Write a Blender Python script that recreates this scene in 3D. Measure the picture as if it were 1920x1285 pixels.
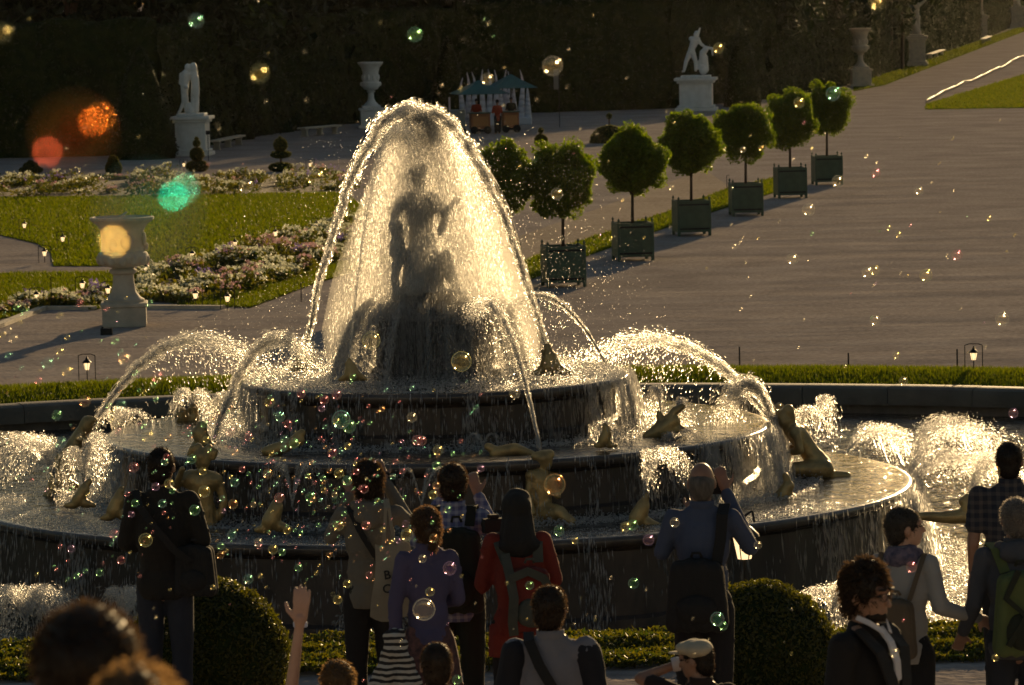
import bpy, math, random
import numpy as np
from mathutils import Vector, Matrix, Quaternion
R = math.radians
random.seed(7); rng = np.random.default_rng(7)
for o in list(bpy.data.objects): bpy.data.objects.remove(o)
SC = bpy.context.scene
COL = SC.collection

# ------------------------------------------------------------------ camera, sky, sun, exposure
FPX, CX, CY = 8500.0, 960.0, 642.5          # focal length in photo pixels (1920 wide)
HC = 8.6                                    # eye height above the garden floor
PITCH, ROLL = math.atan(707.5/8500), R(1.2)
fw = Vector((0, math.cos(PITCH), -math.sin(PITCH)))
up0 = Vector((0, math.sin(PITCH), math.cos(PITCH)))
rt0 = Vector((1, 0, 0))
rt = rt0*math.cos(ROLL) - up0*math.sin(ROLL)
up = rt0*math.sin(ROLL) + up0*math.cos(ROLL)
EYE = Vector((0, 0, HC))
cam = bpy.data.cameras.new('camera'); camo = bpy.data.objects.new('camera', cam); COL.objects.link(camo)
camo.matrix_world = Matrix(((rt.x, up.x, -fw.x, 0), (rt.y, up.y, -fw.y, 0), (rt.z, up.z, -fw.z, HC), (0, 0, 0, 1)))
cam.sensor_width = 36; cam.lens = 36*FPX/1920; cam.clip_start = 0.3; cam.clip_end = 3000
cam.dof.use_dof = True; cam.dof.focus_distance = 42; cam.dof.aperture_fstop = 11.0
SC.camera = camo
SUN_EL, SUN_AZ = R(10.0), R(14.0)            # azimuth measured from the view axis towards the right
world = bpy.data.worlds.new('World'); SC.world = world; world.use_nodes = True
nt = world.node_tree; nt.nodes.clear()
wo = nt.nodes.new('ShaderNodeOutputWorld'); bg = nt.nodes.new('ShaderNodeBackground'); sk = nt.nodes.new('ShaderNodeTexSky')
sk.sky_type = 'NISHITA'; sk.sun_disc = False; sk.sun_elevation = SUN_EL; sk.sun_rotation = SUN_AZ
sk.air_density = 1.3; sk.dust_density = 1.0; sk.altitude = 100
bg.inputs['Strength'].default_value = 0.05
nt.links.new(sk.outputs[0], bg.inputs[0]); nt.links.new(bg.outputs[0], wo.inputs[0])
sun = bpy.data.lights.new('sun', 'SUN'); suno = bpy.data.objects.new('sun', sun); COL.objects.link(suno)
sun.energy = 5.0; sun.angle = R(0.6); sun.color = (1.0, 0.69, 0.335)
SDIR = Vector((math.sin(SUN_AZ)*math.cos(SUN_EL), math.cos(SUN_AZ)*math.cos(SUN_EL), math.sin(SUN_EL)))
suno.rotation_euler = SDIR.to_track_quat('Z', 'Y').to_euler(); suno.location = (40, 100, 60)
vs = SC.view_settings; vs.view_transform = 'Standard'; vs.look = 'None'; vs.exposure = 0.12; vs.gamma = 1.0
cy = SC.cycles
cy.max_bounces = 8; cy.diffuse_bounces = 2; cy.glossy_bounces = 3; cy.transmission_bounces = 4
cy.transparent_max_bounces = 64; cy.volume_bounces = 0; cy.sample_clamp_indirect = 4.0
cy.use_denoising = True; cy.caustics_reflective = False; cy.caustics_refractive = False

# ------------------------------------------------------------------ placing helpers
def ray(px, py): return fw + rt*((px-CX)/FPX) + up*((CY-py)/FPX)
def at(px, py, Y):
    d = ray(px, py); return EYE + d*(Y/d.y)
def gnd(px, py, z=0.0):
    d = ray(px, py); return EYE + d*((z-HC)/d.z)
def step_z(Y):
    if Y > 21.5: return 3.89
    return 3.89 + 0.15*math.ceil((21.5-Y)/1.095)

# ------------------------------------------------------------------ object helpers
def tag(o, label=None, cat=None, group=None, kind=None):
    if label: o['label'] = label
    if cat: o['category'] = cat
    if group: o['group'] = group
    if kind: o['kind'] = kind
    return o
def empty(name, loc=(0, 0, 0), rz=0, label=None, cat=None, group=None):
    o = bpy.data.objects.new(name, None); COL.objects.link(o); o.location = loc; o.rotation_euler.z = rz
    o.empty_display_size = 0.2
    return tag(o, label, cat, group)
def linko(name, me, parent=None, loc=None):
    o = bpy.data.objects.new(name, me); COL.objects.link(o)
    if parent: o.parent = parent
    if loc is not None: o.location = loc
    return o
def copy_tree(o, parent=None):
    c = o.copy(); COL.objects.link(c); c.parent = parent
    for ch in list(o.children): copy_tree(ch, c)
    return c
def mesh_np(name, V, Fs, mat, smooth=False, mi=None):
    """V (n,3); Fs (m,k) equal-size faces"""
    me = bpy.data.meshes.new(name)
    V = np.asarray(V, np.float32); Fs = np.asarray(Fs, np.int32)
    m, k = Fs.shape
    me.vertices.add(len(V)); me.vertices.foreach_set('co', V.ravel())
    me.loops.add(m*k); me.loops.foreach_set('vertex_index', Fs.ravel())
    me.polygons.add(m); me.polygons.foreach_set('loop_start', np.arange(0, m*k, k, dtype=np.int32))
    mats = mat if isinstance(mat, (list, tuple)) else [mat]
    for q in mats: me.materials.append(q)
    if mi is not None: me.polygons.foreach_set('material_index', np.asarray(mi, np.int32))
    me.update(calc_edges=True); me.validate()
    me.polygons.foreach_set('use_smooth', np.full(len(me.polygons), bool(smooth)))
    return me

class MB:
    """collects shapes and links them as one mesh"""
    def __init__(s): s.v = []; s.f = []
    def add(s, vs, fs):
        n = len(s.v); s.v += [tuple(v) for v in vs]; s.f += [tuple(i+n for i in f) for f in fs]; return s
    def box(s, x0, x1, y0, y1, z0, z1, rz=0, c=(0, 0, 0)):
        P = [(x, y, z) for z in (z0, z1) for x, y in ((x0, y0), (x1, y0), (x1, y1), (x0, y1))]
        if rz or c != (0, 0, 0):
            cs, sn = math.cos(rz), math.sin(rz)
            P = [(c[0]+x*cs-y*sn, c[1]+x*sn+y*cs, c[2]+z) for x, y, z in P]
        return s.add(P, [(3, 2, 1, 0), (4, 5, 6, 7), (0, 1, 5, 4), (1, 2, 6, 5), (2, 3, 7, 6), (3, 0, 4, 7)])
    def rod(s, a, b, r1, r2=None, n=8):
        a = Vector(a); b = Vector(b); r2 = r1 if r2 is None else r2
        d = (b-a).normalized(); u = d.orthogonal().normalized(); w = d.cross(u)
        P = []
        for p, r in ((a, r1), (b, r2)):
            for i in range(n):
                t = 2*math.pi*i/n; P.append(p+(u*math.cos(t)+w*math.sin(t))*r)
        Fc = [(i, (i+1) % n, n+(i+1) % n, n+i) for i in range(n)]
        return s.add(P, Fc+[tuple(range(n))[::-1], tuple(range(n, 2*n))])
    def cap(s, a, b, r1, r2, n=12, k=4):
        """tapered capsule, closed"""
        a = Vector(a); b = Vector(b)
        d = b-a
        d = d.normalized() if d.length > 1e-6 else Vector((0, 0, 1))
        u = d.orthogonal().normalized(); w = d.cross(u)
        rings = [(a-d*r1*math.cos(t), r1*math.sin(t)) for t in [math.pi/2*i/k for i in range(1, k+1)]]
        rings += [(b+d*r2*math.sin(t), r2*math.cos(t)) for t in [math.pi/2*i/k for i in range(0, k)]]
        P = [a-d*r1]
        for c, r in rings:
            for i in range(n):
                t = 2*math.pi*i/n; P.append(c+(u*math.cos(t)+w*math.sin(t))*r)
        P.append(b+d*r2); m = len(rings)
        Fc = [(0, 1+(i+1) % n, 1+i) for i in range(n)]
        for q in range(m-1):
            o = 1+q*n; Fc += [(o+i, o+(i+1) % n, o+n+(i+1) % n, o+n+i) for i in range(n)]
        o = 1+(m-1)*n; Fc += [(o+i, o+(i+1) % n, len(P)-1) for i in range(n)]
        return s.add(P, Fc)
    def ell(s, c, r, rot=None, n=16, k=10):
        P = [(0, 0, -1)]
        for q in range(1, k):
            t = -math.pi/2+math.pi*q/k
            for i in range(n):
                a = 2*math.pi*i/n; P.append((math.cos(t)*math.cos(a), math.cos(t)*math.sin(a), math.sin(t)))
        P.append((0, 0, 1))
        Fc = [(0, 1+(i+1) % n, 1+i) for i in range(n)]
        for q in range(k-2):
            o = 1+q*n; Fc += [(o+i, o+(i+1) % n, o+n+(i+1) % n, o+n+i) for i in range(n)]
        o = 1+(k-2)*n; Fc += [(o+i, o+(i+1) % n, len(P)-1) for i in range(n)]
        out = []
        for p in P:
            v = Vector((p[0]*r[0], p[1]*r[1], p[2]*r[2]))
            if rot: v = rot @ v
            out.append(v+Vector(c))
        return s.add(out, Fc)
    def lathe(s, prof, c=(0, 0, 0), n=32, cap0=True, cap1=True, sq=False):
        P = []; 
        for r, z in prof:
            for i in range(n):
                t = 2*math.pi*(i+(0.5 if sq else 0))/n
                q = r/ math.cos(math.pi/n) if sq else r
                P.append((c[0]+q*math.cos(t), c[1]+q*math.sin(t), c[2]+z))
        Fc = []
        for q in range(len(prof)-1):
            o = q*n; Fc += [(o+i, o+(i+1) % n, o+n+(i+1) % n, o+n+i) for i in range(n)]
        if cap0: Fc.append(tuple(range(n))[::-1])
        if cap1: o = (len(prof)-1)*n; Fc.append(tuple(range(o, o+n)))
        return s.add(P, Fc)
    def prism(s, pts, z0, z1):
        n = len(pts); P = [(p[0], p[1], z0) for p in pts]+[(p[0], p[1], z1) for p in pts]
        return s.add(P, [tuple(range(n))[::-1], tuple(range(n, 2*n))]+[(i, (i+1) % n, n+(i+1) % n, n+i) for i in range(n)])
    def ribbon(s, pts, nrm, w, th):
        """flat strap: polyline with outward normals"""
        P = []; m = len(pts)
        for i, p in enumerate(pts):
            p = Vector(p); a = Vector(pts[max(0, i-1)]); b = Vector(pts[min(m-1, i+1)])
            t = (b-a).normalized(); q = Vector(nrm[i] if isinstance(nrm[0], (tuple, list, Vector)) else nrm).normalized()
            side = t.cross(q).normalized()*w/2; q = side.cross(t).normalized()*th/2
            if q.dot(Vector(nrm[i] if isinstance(nrm[0], (tuple, list, Vector)) else nrm)) < 0: q = -q
            P += [p-side-q, p+side-q, p+side+q, p-side+q]
        Fc = []
        for i in range(m-1):
            o = 4*i; Fc += [(o+j, o+(j+1) % 4, o+4+(j+1) % 4, o+4+j) for j in range(4)]
        Fc += [(3, 2, 1, 0), tuple(4*(m-1)+j for j in range(4))]
        return s.add(P, Fc)
    def mesh(s, name, mat, smooth=False, bevel=0):
        me = bpy.data.meshes.new(name); me.from_pydata(s.v, [], s.f)
        for q in (mat if isinstance(mat, (list, tuple)) else [mat]): me.materials.append(q)
        me.update()
        if bevel:
            import bmesh
            bm = bmesh.new(); bm.from_mesh(me)
            bmesh.ops.recalc_face_normals(bm, faces=bm.faces)
            bmesh.ops.bevel(bm, geom=[e for e in bm.edges if len(e.link_faces) == 2 and e.calc_face_angle(0) > 0.6], offset=bevel, segments=2, affect='EDGES', profile=0.5)
            bm.to_mesh(me); bm.free()
        if smooth is True:
            me.polygons.foreach_set('use_smooth', [True]*len(me.polygons))
        elif smooth:
            me.polygons.foreach_set('use_smooth', [True]*len(me.polygons)); me.set_sharp_from_angle(angle=R(smooth))
        return me
    def build(s, name, mat, parent=None, loc=None, smooth=False, bevel=0, **kw):
        o = linko(name, s.mesh(name, mat, smooth, bevel), parent, loc); return tag(o, **kw)
    def fused(s, name, mat, parent=None, voxel=0.015, sm=4, wr=0, wf=9.0, origin=None, hem=None, top=None, seed=0, **kw):
        """the shapes melted into one continuous surface"""
        v = np.array(s.v)
        if origin is None: origin = (0, 0, 0)
        origin = np.array(origin, float)
        me0 = bpy.data.meshes.new('tmp'); me0.from_pydata([tuple(p) for p in (v-origin)], [], s.f)
        ob = bpy.data.objects.new('tmp', me0); COL.objects.link(ob)
        m = ob.modifiers.new('r', 'REMESH'); m.mode = 'VOXEL'; m.voxel_size = voxel; m.use_smooth_shade = True
        if sm:
            q = ob.modifiers.new('s', 'SMOOTH'); q.iterations = sm; q.factor = 0.5
        dg = bpy.context.evaluated_depsgraph_get(); dg.update()
        me = bpy.data.meshes.new_from_object(ob.evaluated_get(dg)); me.name = name
        bpy.data.objects.remove(ob); bpy.data.meshes.remove(me0)
        n = len(me.vertices); co = np.empty(n*3, np.float32); me.vertices.foreach_get('co', co); co = co.reshape(-1, 3)
        if wr:
            nr = np.empty(n*3, np.float32); me.vertices.foreach_get('normal', nr); nr = nr.reshape(-1, 3)
            g = np.random.default_rng(seed+3); d = np.zeros(n)
            for k_ in range(7):
                w = g.normal(size=3)*wf*(1+0.45*k_); w[2] *= 0.8
                q_ = np.sin(co@w+g.uniform(0, 6.28)+1.5*np.sin(co@(w[[1, 2, 0]]*0.5))); d += (.6-1.6*np.abs(q_)**.7 if wf in (31, 32) else q_)/(1+0.45*k_)
            if wf in (31, 32): d = np.maximum(d, -1.0)+1.0       # cloth folds stand out, never sink into the body
            co = co+nr*(d*wr*0.45)[:, None]
        if hem is not None: co[:, 2] = np.maximum(co[:, 2], hem)
        if top is not None: co[:, 2] = np.minimum(co[:, 2], top)
        me.vertices.foreach_set('co', co.ravel()); me.materials.clear(); me.materials.append(mat)
        me.polygons.foreach_set('use_smooth', [True]*len(me.polygons)); me.update()
        o = linko(name, me, parent)
        if parent is None: o.location = origin
        return tag(o, **kw)

# ------------------------------------------------------------------ materials
def nn(t, kind, **kw):
    n = t.nodes.new(kind)
    for k, v in kw.items(): setattr(n, k, v)
    return n
def pm(name, col, rough=0.6, metal=0.0, col2=None, scale=4.0, bump=0.0, bscale=30.0, stretch=(1, 1, 1), spec=0.5, detail=4, transl=0.0, sheen=0.0, coat=0.0):
    m = bpy.data.materials.new(name); m.use_nodes = True; t = m.node_tree
    b = t.nodes['Principled BSDF']; b.inputs['Roughness'].default_value = rough; b.inputs['Metallic'].default_value = metal
    b.inputs['Base Color'].default_value = (*col, 1); b.inputs['Specular IOR Level'].default_value = spec
    if sheen: b.inputs['Sheen Weight'].default_value = sheen
    if coat: b.inputs['Coat Weight'].default_value = coat; b.inputs['Coat Roughness'].default_value = 0.08
    tc = nn(t, 'ShaderNodeTexCoord'); mp = nn(t, 'ShaderNodeMapping'); mp.inputs['Scale'].default_value = stretch
    t.links.new(tc.outputs['Object'], mp.inputs[0])
    if col2 is not None:
        no = nn(t, 'ShaderNodeTexNoise'); no.inputs['Scale'].default_value = scale; no.inputs['Detail'].default_value = detail
        cr = nn(t, 'ShaderNodeValToRGB'); cr.color_ramp.elements[0].position = 0.35; cr.color_ramp.elements[1].position = 0.65
        cr.color_ramp.elements[0].color = (*col, 1); cr.color_ramp.elements[1].color = (*col2, 1)
        t.links.new(mp.outputs[0], no.inputs['Vector']); t.links.new(no.outputs[0], cr.inputs[0]); t.links.new(cr.outputs[0], b.inputs['Base Color'])
    if bump:
        n2 = nn(t, 'ShaderNodeTexNoise'); n2.inputs['Scale'].default_value = bscale; n2.inputs['Detail'].default_value = 5
        bp = nn(t, 'ShaderNodeBump'); bp.inputs['Strength'].default_value = 1.0; bp.inputs['Distance'].default_value = bump
        t.links.new(mp.outputs[0], n2.inputs['Vector']); t.links.new(n2.outputs[0], bp.inputs['Height']); t.links.new(bp.outputs[0], b.inputs['Normal'])
    if transl:
        out = [n for n in t.nodes if n.type == 'OUTPUT_MATERIAL'][0]
        tr = nn(t, 'ShaderNodeBsdfTranslucent'); mx = nn(t, 'ShaderNodeMixShader'); mx.inputs[0].default_value = transl
        src = b.inputs['Base Color']
        if src.is_linked: t.links.new(src.links[0].from_socket, tr.inputs[0])
        else: tr.inputs[0].default_value = (*col, 1)
        t.links.new(b.outputs[0], mx.inputs[1]); t.links.new(tr.outputs[0], mx.inputs[2]); t.links.new(mx.outputs[0], out.inputs[0])
    return m
def leaf_mat(name, c1, c2, transl=0.4, rough=0.4):
    """leaf colour varies from leaf to leaf"""
    m = pm(name, c1, rough, transl=0)
    t = m.node_tree; b = t.nodes['Principled BSDF']; out = [n for n in t.nodes if n.type == 'OUTPUT_MATERIAL'][0]
    g = nn(t, 'ShaderNodeNewGeometry'); cr = nn(t, 'ShaderNodeValToRGB')
    cr.color_ramp.elements[0].color = (*c1, 1); cr.color_ramp.elements[1].color = (*c2, 1)
    t.links.new(g.outputs['Random Per Island'], cr.inputs[0]); t.links.new(cr.outputs[0], b.inputs['Base Color'])
    tr = nn(t, 'ShaderNodeBsdfTranslucent'); mx = nn(t, 'ShaderNodeMixShader'); mx.inputs[0].default_value = transl
    hs = nn(t, 'ShaderNodeHueSaturation'); hs.inputs['Value'].default_value = 1.6; hs.inputs['Saturation'].default_value = 1.15
    t.links.new(cr.outputs[0], hs.inputs['Color']); t.links.new(hs.outputs[0], tr.inputs[0])
    t.links.new(b.outputs[0], mx.inputs[1]); t.links.new(tr.outputs[0], mx.inputs[2]); t.links.new(mx.outputs[0], out.inputs[0])
    return m

M = {}
M['marble'] = pm('white_marble', (.80, .79, .77), .55, col2=(.68, .67, .64), scale=3, bump=.006, bscale=14)
M['stone'] = pm('pale_limestone', (.56, .49, .39), .75, col2=(.42, .37, .30), scale=3, bump=.01, bscale=18)
M['kerb'] = pm('kerb_stone', (.13, .11, .088), .6, col2=(.08, .07, .058), scale=1.6, bump=.01, bscale=12)
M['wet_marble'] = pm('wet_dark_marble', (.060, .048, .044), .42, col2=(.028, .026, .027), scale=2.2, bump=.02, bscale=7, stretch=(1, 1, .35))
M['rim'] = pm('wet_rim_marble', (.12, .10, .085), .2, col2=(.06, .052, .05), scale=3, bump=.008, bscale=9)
M['gilt'] = pm('gilded_lead', (.50, .35, .14), .42, metal=.35, col2=(.28, .20, .09), scale=5, bump=.006, bscale=25)
M['iron'] = pm('dark_iron', (.02, .02, .022), .5, metal=.6)
M['wood_green'] = pm('green_painted_wood', (.055, .10, .065), .5, col2=(.04, .075, .05), scale=5, bump=.003, bscale=30)
M['bark'] = pm('bark', (.10, .065, .04), .8, col2=(.06, .04, .025), scale=9, bump=.01, bscale=22, stretch=(1, 1, .3))
M['soil'] = pm('soil', (.06, .04, .025), .95, bump=.02, bscale=12)
M['citrus'] = leaf_mat('orange_tree_leaf', (.075, .12, .015), (.17, .21, .028), .6, .34)
M['box_leaf'] = leaf_mat('boxwood_leaf', (.05, .055, .010), (.12, .11, .018), .45, .45)
M['bed_leaf'] = leaf_mat('bedding_leaf', (.035, .055, .010), (.15, .13, .022), .42, .5)
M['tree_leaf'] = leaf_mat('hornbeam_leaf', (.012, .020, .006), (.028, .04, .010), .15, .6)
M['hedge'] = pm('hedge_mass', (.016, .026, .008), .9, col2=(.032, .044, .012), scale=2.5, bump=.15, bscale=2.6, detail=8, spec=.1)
M['white_petal'] = leaf_mat('white_petal', (.42, .43, .32), (.62, .62, .50), .4, .6)
M['pink_petal'] = leaf_mat('pink_petal', (.34, .20, .23), (.50, .36, .36), .4, .6)
M['violet_petal'] = leaf_mat('violet_petal', (.13, .10, .28), (.25, .2, .4), .4, .6)
M['grass_blade'] = leaf_mat('grass_blade', (.055, .078, .008), (.125, .135, .013), .55, .6)
M['black'] = pm('black_cloth', (.012, .011, .011), .85, bump=.002, bscale=60)
# ------------------------------------------------------------------ ground, lawns, basin
def ground_mat(name, c1, c2, wave, fine, gloss=.9, sheen=0):
    """colour grain plus low ridges that the grazing sun picks out"""
    m = bpy.data.materials.new(name); m.use_nodes = True; t = m.node_tree; b = t.nodes['Principled BSDF']
    b.inputs['Roughness'].default_value = gloss; b.inputs['Specular IOR Level'].default_value = .0
    if sheen: b.inputs['Sheen Weight'].default_value = sheen
    tc = nn(t, 'ShaderNodeTexCoord')
    n1 = nn(t, 'ShaderNodeTexNoise'); n1.inputs['Scale'].default_value = 0.35; n1.inputs['Detail'].default_value = 9; n1.inputs['Roughness'].default_value = .65
    cr = nn(t, 'ShaderNodeValToRGB'); cr.color_ramp.elements[0].position = .36; cr.color_ramp.elements[1].position = .64
    cr.color_ramp.elements[0].color = (*c1, 1); cr.color_ramp.elements[1].color = (*c2, 1)
    t.links.new(tc.outputs['Object'], n1.inputs['Vector']); t.links.new(n1.outputs[0], cr.inputs[0])
    n3 = nn(t, 'ShaderNodeTexNoise'); n3.inputs['Scale'].default_value = 7.0; n3.inputs['Detail'].default_value = 4
    mx = nn(t, 'ShaderNodeMixRGB', blend_type='OVERLAY'); mx.inputs[0].default_value = .55
    t.links.new(tc.outputs['Object'], n3.inputs['Vector'])
    t.links.new(cr.outputs[0], mx.inputs[1]); t.links.new(n3.outputs[0], mx.inputs[2]); t.links.new(mx.outputs[0], b.inputs['Base Color'])
    mp = nn(t, 'ShaderNodeMapping'); mp.inputs['Scale'].default_value = (.075, .26, 1); mp.inputs['Rotation'].default_value = (0, 0, R(-2))
    n2 = nn(t, 'ShaderNodeTexNoise'); n2.inputs['Scale'].default_value = 1.0; n2.inputs['Detail'].default_value = 5; n2.inputs['Roughness'].default_value = .55
    t.links.new(tc.outputs['Object'], mp.inputs[0]); t.links.new(mp.outputs[0], n2.inputs['Vector'])
    b1 = nn(t, 'ShaderNodeBump'); b1.inputs['Strength'].default_value = 1; b1.inputs['Distance'].default_value = wave
    b2 = nn(t, 'ShaderNodeBump'); b2.inputs['Strength'].default_value = 1; b2.inputs['Distance'].default_value = fine
    n4 = nn(t, 'ShaderNodeTexNoise'); n4.inputs['Scale'].default_value = 9.0; n4.inputs['Detail'].default_value = 4
    t.links.new(tc.outputs['Object'], n4.inputs['Vector'])
    t.links.new(n2.outputs[0], b1.inputs['Height']); t.links.new(n4.outputs[0], b2.inputs['Height'])
    t.links.new(b1.outputs[0], b2.inputs['Normal']); t.links.new(b2.outputs[0], b.inputs['Normal'])
    return m
M['gravel'] = ground_mat('gravel', (.31, .27, .25), (.43, .375, .345), .21, .03)
M['path'] = ground_mat('pale_path', (.40, .33, .26), (.5, .42, .34), .10, .012)
M['lawn'] = ground_mat('lawn', (.08, .105, .010), (.15, .165, .018), .22, .03)
FC = at(820, 800, 68.0); FC = Vector((FC.x, 68.0, 0.0)); WZ = -0.48      # fountain centre, basin water level
RB = 23.6
# garden floor: one sheet with the basin cut out
def ring_sheet(name, r0, z, mat):
    n = 160; V = []; Fc = []
    for i in range(n):
        t = 2*math.pi*i/n; V.append((FC.x+r0*math.cos(t), FC.y+r0*math.sin(t), z))
    for i in range(n):
        t = 2*math.pi*i/n; r = 1.0; c, s_ = math.cos(t), math.sin(t)
        # radial projection to a big square-ish border
        L = min(900/abs(c) if abs(c) > 1e-6 else 1e9, (1200/s_ if s_ > 1e-6 else (34.0/-s_ if s_ < -1e-6 else 1e9)))
        V.append((FC.x+L*c, FC.y+L*s_, z))
    Fc = [(i, (i+1) % n, n+(i+1) % n, n+i) for i in range(n)]
    o = MB().add(V, Fc); o = o.build(name, mat); return o
o = ring_sheet('ground', RB+.75, 0.0, M['gravel']); tag(o, 'brown gravel of the garden floor', kind='structure')
def sheet(name, pts, z, mat, label=None):
    P = [(p.x, p.y, z) for p in pts]; me = MB().add(P, [tuple(range(len(P)))])
    o = me.build(name, mat); 
    return tag(o, label, kind='structure')
G = lambda *a: [gnd(x, y) for x, y in a]
# big left lawn, its near edge with the round path cut in; second lawn strip; diagonal strips
lawn_left = sheet('lawn', G((-700, 372), (300, 368), (640, 362), (700, 400), (640, 448), (560, 470), (330, 500), (100, 500), (96, 476), (70, 458), (0, 442), (-300, 430), (-700, 428)), .02, M['lawn'], 'large lit lawn left of the fountain')
lawn_2 = sheet('lawn', G((-500, 518), (40, 513), (200, 512), (330, 508), (250, 560), (180, 582), (80, 580), (0, 600), (-500, 690)), .02, M['lawn'], 'lawn strip behind the stone urn')
sheet('lawn', G((700, 478), (560, 514), (330, 574), (470, 578), (600, 530), (760, 486)), .024, M['lawn'], 'narrow grass band in front of the flowers')
sheet('lawn', G((1452, 334), (1452, 362), (1300, 410), (1110, 478), (950, 545), (900, 562), (900, 528), (1000, 482), (1250, 398), (1370, 352)), .02, M['lawn'], 'diagonal grass strip behind the orange trees')
sheet('path', G((1320, 318), (1370, 352), (1250, 398), (1000, 482), (900, 528), (800, 545), (900, 470), (1120, 392)), .012, M['path'], 'pale diagonal path behind the orange trees')
sheet('path', G((-700, 500), (0, 512), (330, 504), (560, 472), (620, 450), (700, 430), (760, 430), (700, 470), (560, 505), (330, 510), (0, 518), (-700, 525)), .012, M['path'], 'narrow path between the two left lawns')
sheet('lawn', G((1737, 196), (1920, 140), (2600, -20), (2900, 40), (2500, 210), (1920, 203), (1734, 206)), .02, M['lawn'], 'far lawn beyond the wavy edging at the right')
sheet('lawn', G((1600, 172), (1660, 160), (1800, 106), (1925, 58), (2000, 30), (1990, 24), (1900, 55), (1700, 122), (1600, 160)), .02, M['lawn'], 'grass verge along the hedge of the avenue')
# kerb lines of the near flower bed
k = MB()
def kerb_line(pts, w=.22, h=.10):
    P = [gnd(x, y) for x, y in pts]
    for a, b in zip(P[:-1], P[1:]):
        d = (b-a); L = d.length; ang = math.atan2(d.y, d.x); n = max(1, int(L/1.2))
        for i in range(n):
            c = a+d*((i+.5)/n)
            k.box(-L/n/2+.01, L/n/2-.01, -w/2, w/2, .0, h+random.uniform(-.004, .004), rz=ang, c=(c.x, c.y, 0))
kerb_line([(-200, 668), (0, 613), (82, 581), (180, 581)]); kerb_line([(262, 579), (420, 580)])
k.build('bed_edging', M['stone'], label='pale stone edging of the near flower bed', kind='structure')

# grass ring round the basin
def annulus(r0, r1, z0, z1, n=160, a0=0, a1=360, rr=1):
    m = MB(); V = []; 
    rs = [r0+(r1-r0)*i/rr for i in range(rr+1)]
    for j, r in enumerate(rs):
        for i in range(n+1):
            t = R(a0+(a1-a0)*i/n); u = j/rr
            z = z0+(z1-z0)*math.sin(math.pi*min(1, u*1.0))
            V.append((FC.x+r*math.cos(t), FC.y+r*math.sin(t), z))
    return m.add(V, [(j*(n+1)+i, j*(n+1)+i+1, (j+1)*(n+1)+i+1, (j+1)*(n+1)+i) for j in range(rr) for i in range(n)])
RG0, RG1 = RB+.74, RB+4.3
annulus(RG0, RG1, .0, .16, rr=8).build('grass_ring', M['lawn'], smooth=True, label='ring of lawn round the basin', kind='structure')
def blades(name, pts, h, mat, w=.012):
    n = len(pts); a = rng.uniform(0, 2*np.pi, n); hh = h*rng.uniform(.5, 1.3, n)
    dx = np.stack([np.cos(a), np.sin(a), np.zeros(n)], 1)*w
    lean = np.stack([rng.normal(0, .35, n), rng.normal(0, .35, n), np.ones(n)], 1)*hh[:, None]
    V = np.stack([pts-dx, pts+dx, pts+lean], 1).reshape(-1, 3)
    return mesh_np(name, V, np.arange(3*n).reshape(-1, 3), mat)
n = 42000; t = rng.uniform(R(48), R(132), n); r = rng.uniform(RG0, RG1, n)
p = np.stack([FC.x+r*np.cos(t), FC.y+r*np.sin(t), .16*np.sin(np.pi*(r-RG0)/(RG1-RG0))], 1)
linko('grass', blades('grass', p, .085, M['grass_blade'], .014)); tag(bpy.data.objects['grass'], 'short uncut grass standing on the bank behind the basin', 'grass', kind='stuff')

def inpoly(P, x, y):
    c = np.zeros(len(x), bool); j = len(P)-1
    for i in range(len(P)):
        a, b = P[i], P[j]; q = ((a.y > y) != (b.y > y)) & (x < (b.x-a.x)*(y-a.y)/((b.y-a.y) or 1e-9)+a.x); c ^= q; j = i
    return c
def lawn_blades(poly, n, label, h=.09, w=.03, clip=None):
    P = [gnd(x, y) for x, y in poly]; xs = [p.x for p in P]; ys = [p.y for p in P]; x = rng.uniform(min(xs), max(xs), n*3); y = rng.uniform(min(ys), max(ys), n*3)
    k = inpoly(P, x, y); x, y = x[k][:n], y[k][:n]
    tag(linko('grass', blades('grass', np.column_stack([x, y, np.full(len(x), .02)]), h, M['grass_blade'], w)), label, 'grass', kind='stuff')
lawn_blades([(-40, 374), (300, 368), (640, 362), (700, 400), (640, 448), (560, 470), (330, 500), (100, 500), (96, 476), (70, 458), (0, 442), (-40, 438)], 40000, 'short grass of the large left lawn')
lawn_blades([(-40, 518), (40, 513), (200, 512), (330, 508), (250, 560), (180, 582), (80, 580), (0, 600), (-40, 610)], 16000, 'short grass of the strip behind the near urn', .08, .022)
lawn_blades([(700, 478), (560, 514), (330, 574), (470, 578), (600, 530), (760, 486)], 12000, 'short grass in front of the flower bed', .08, .022)
lawn_blades([(1452, 334), (1452, 362), (1300, 410), (1110, 478), (950, 545), (900, 562), (900, 528), (1000, 482), (1250, 398), (1370, 352)], 14000, 'short grass of the diagonal strip behind the orange trees', .08, .026)
lawn_blades([(1737, 196), (1920, 140), (1990, 120), (1990, 204), (1920, 203), (1734, 206)], 14000, 'short grass of the far right lawn', .10, .05)
lawn_blades([(1600, 172), (1660, 160), (1800, 106), (1925, 58), (1925, 50), (1900, 55), (1700, 122), (1600, 160)], 8000, 'short grass of the avenue verge', .12, .06)
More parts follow.
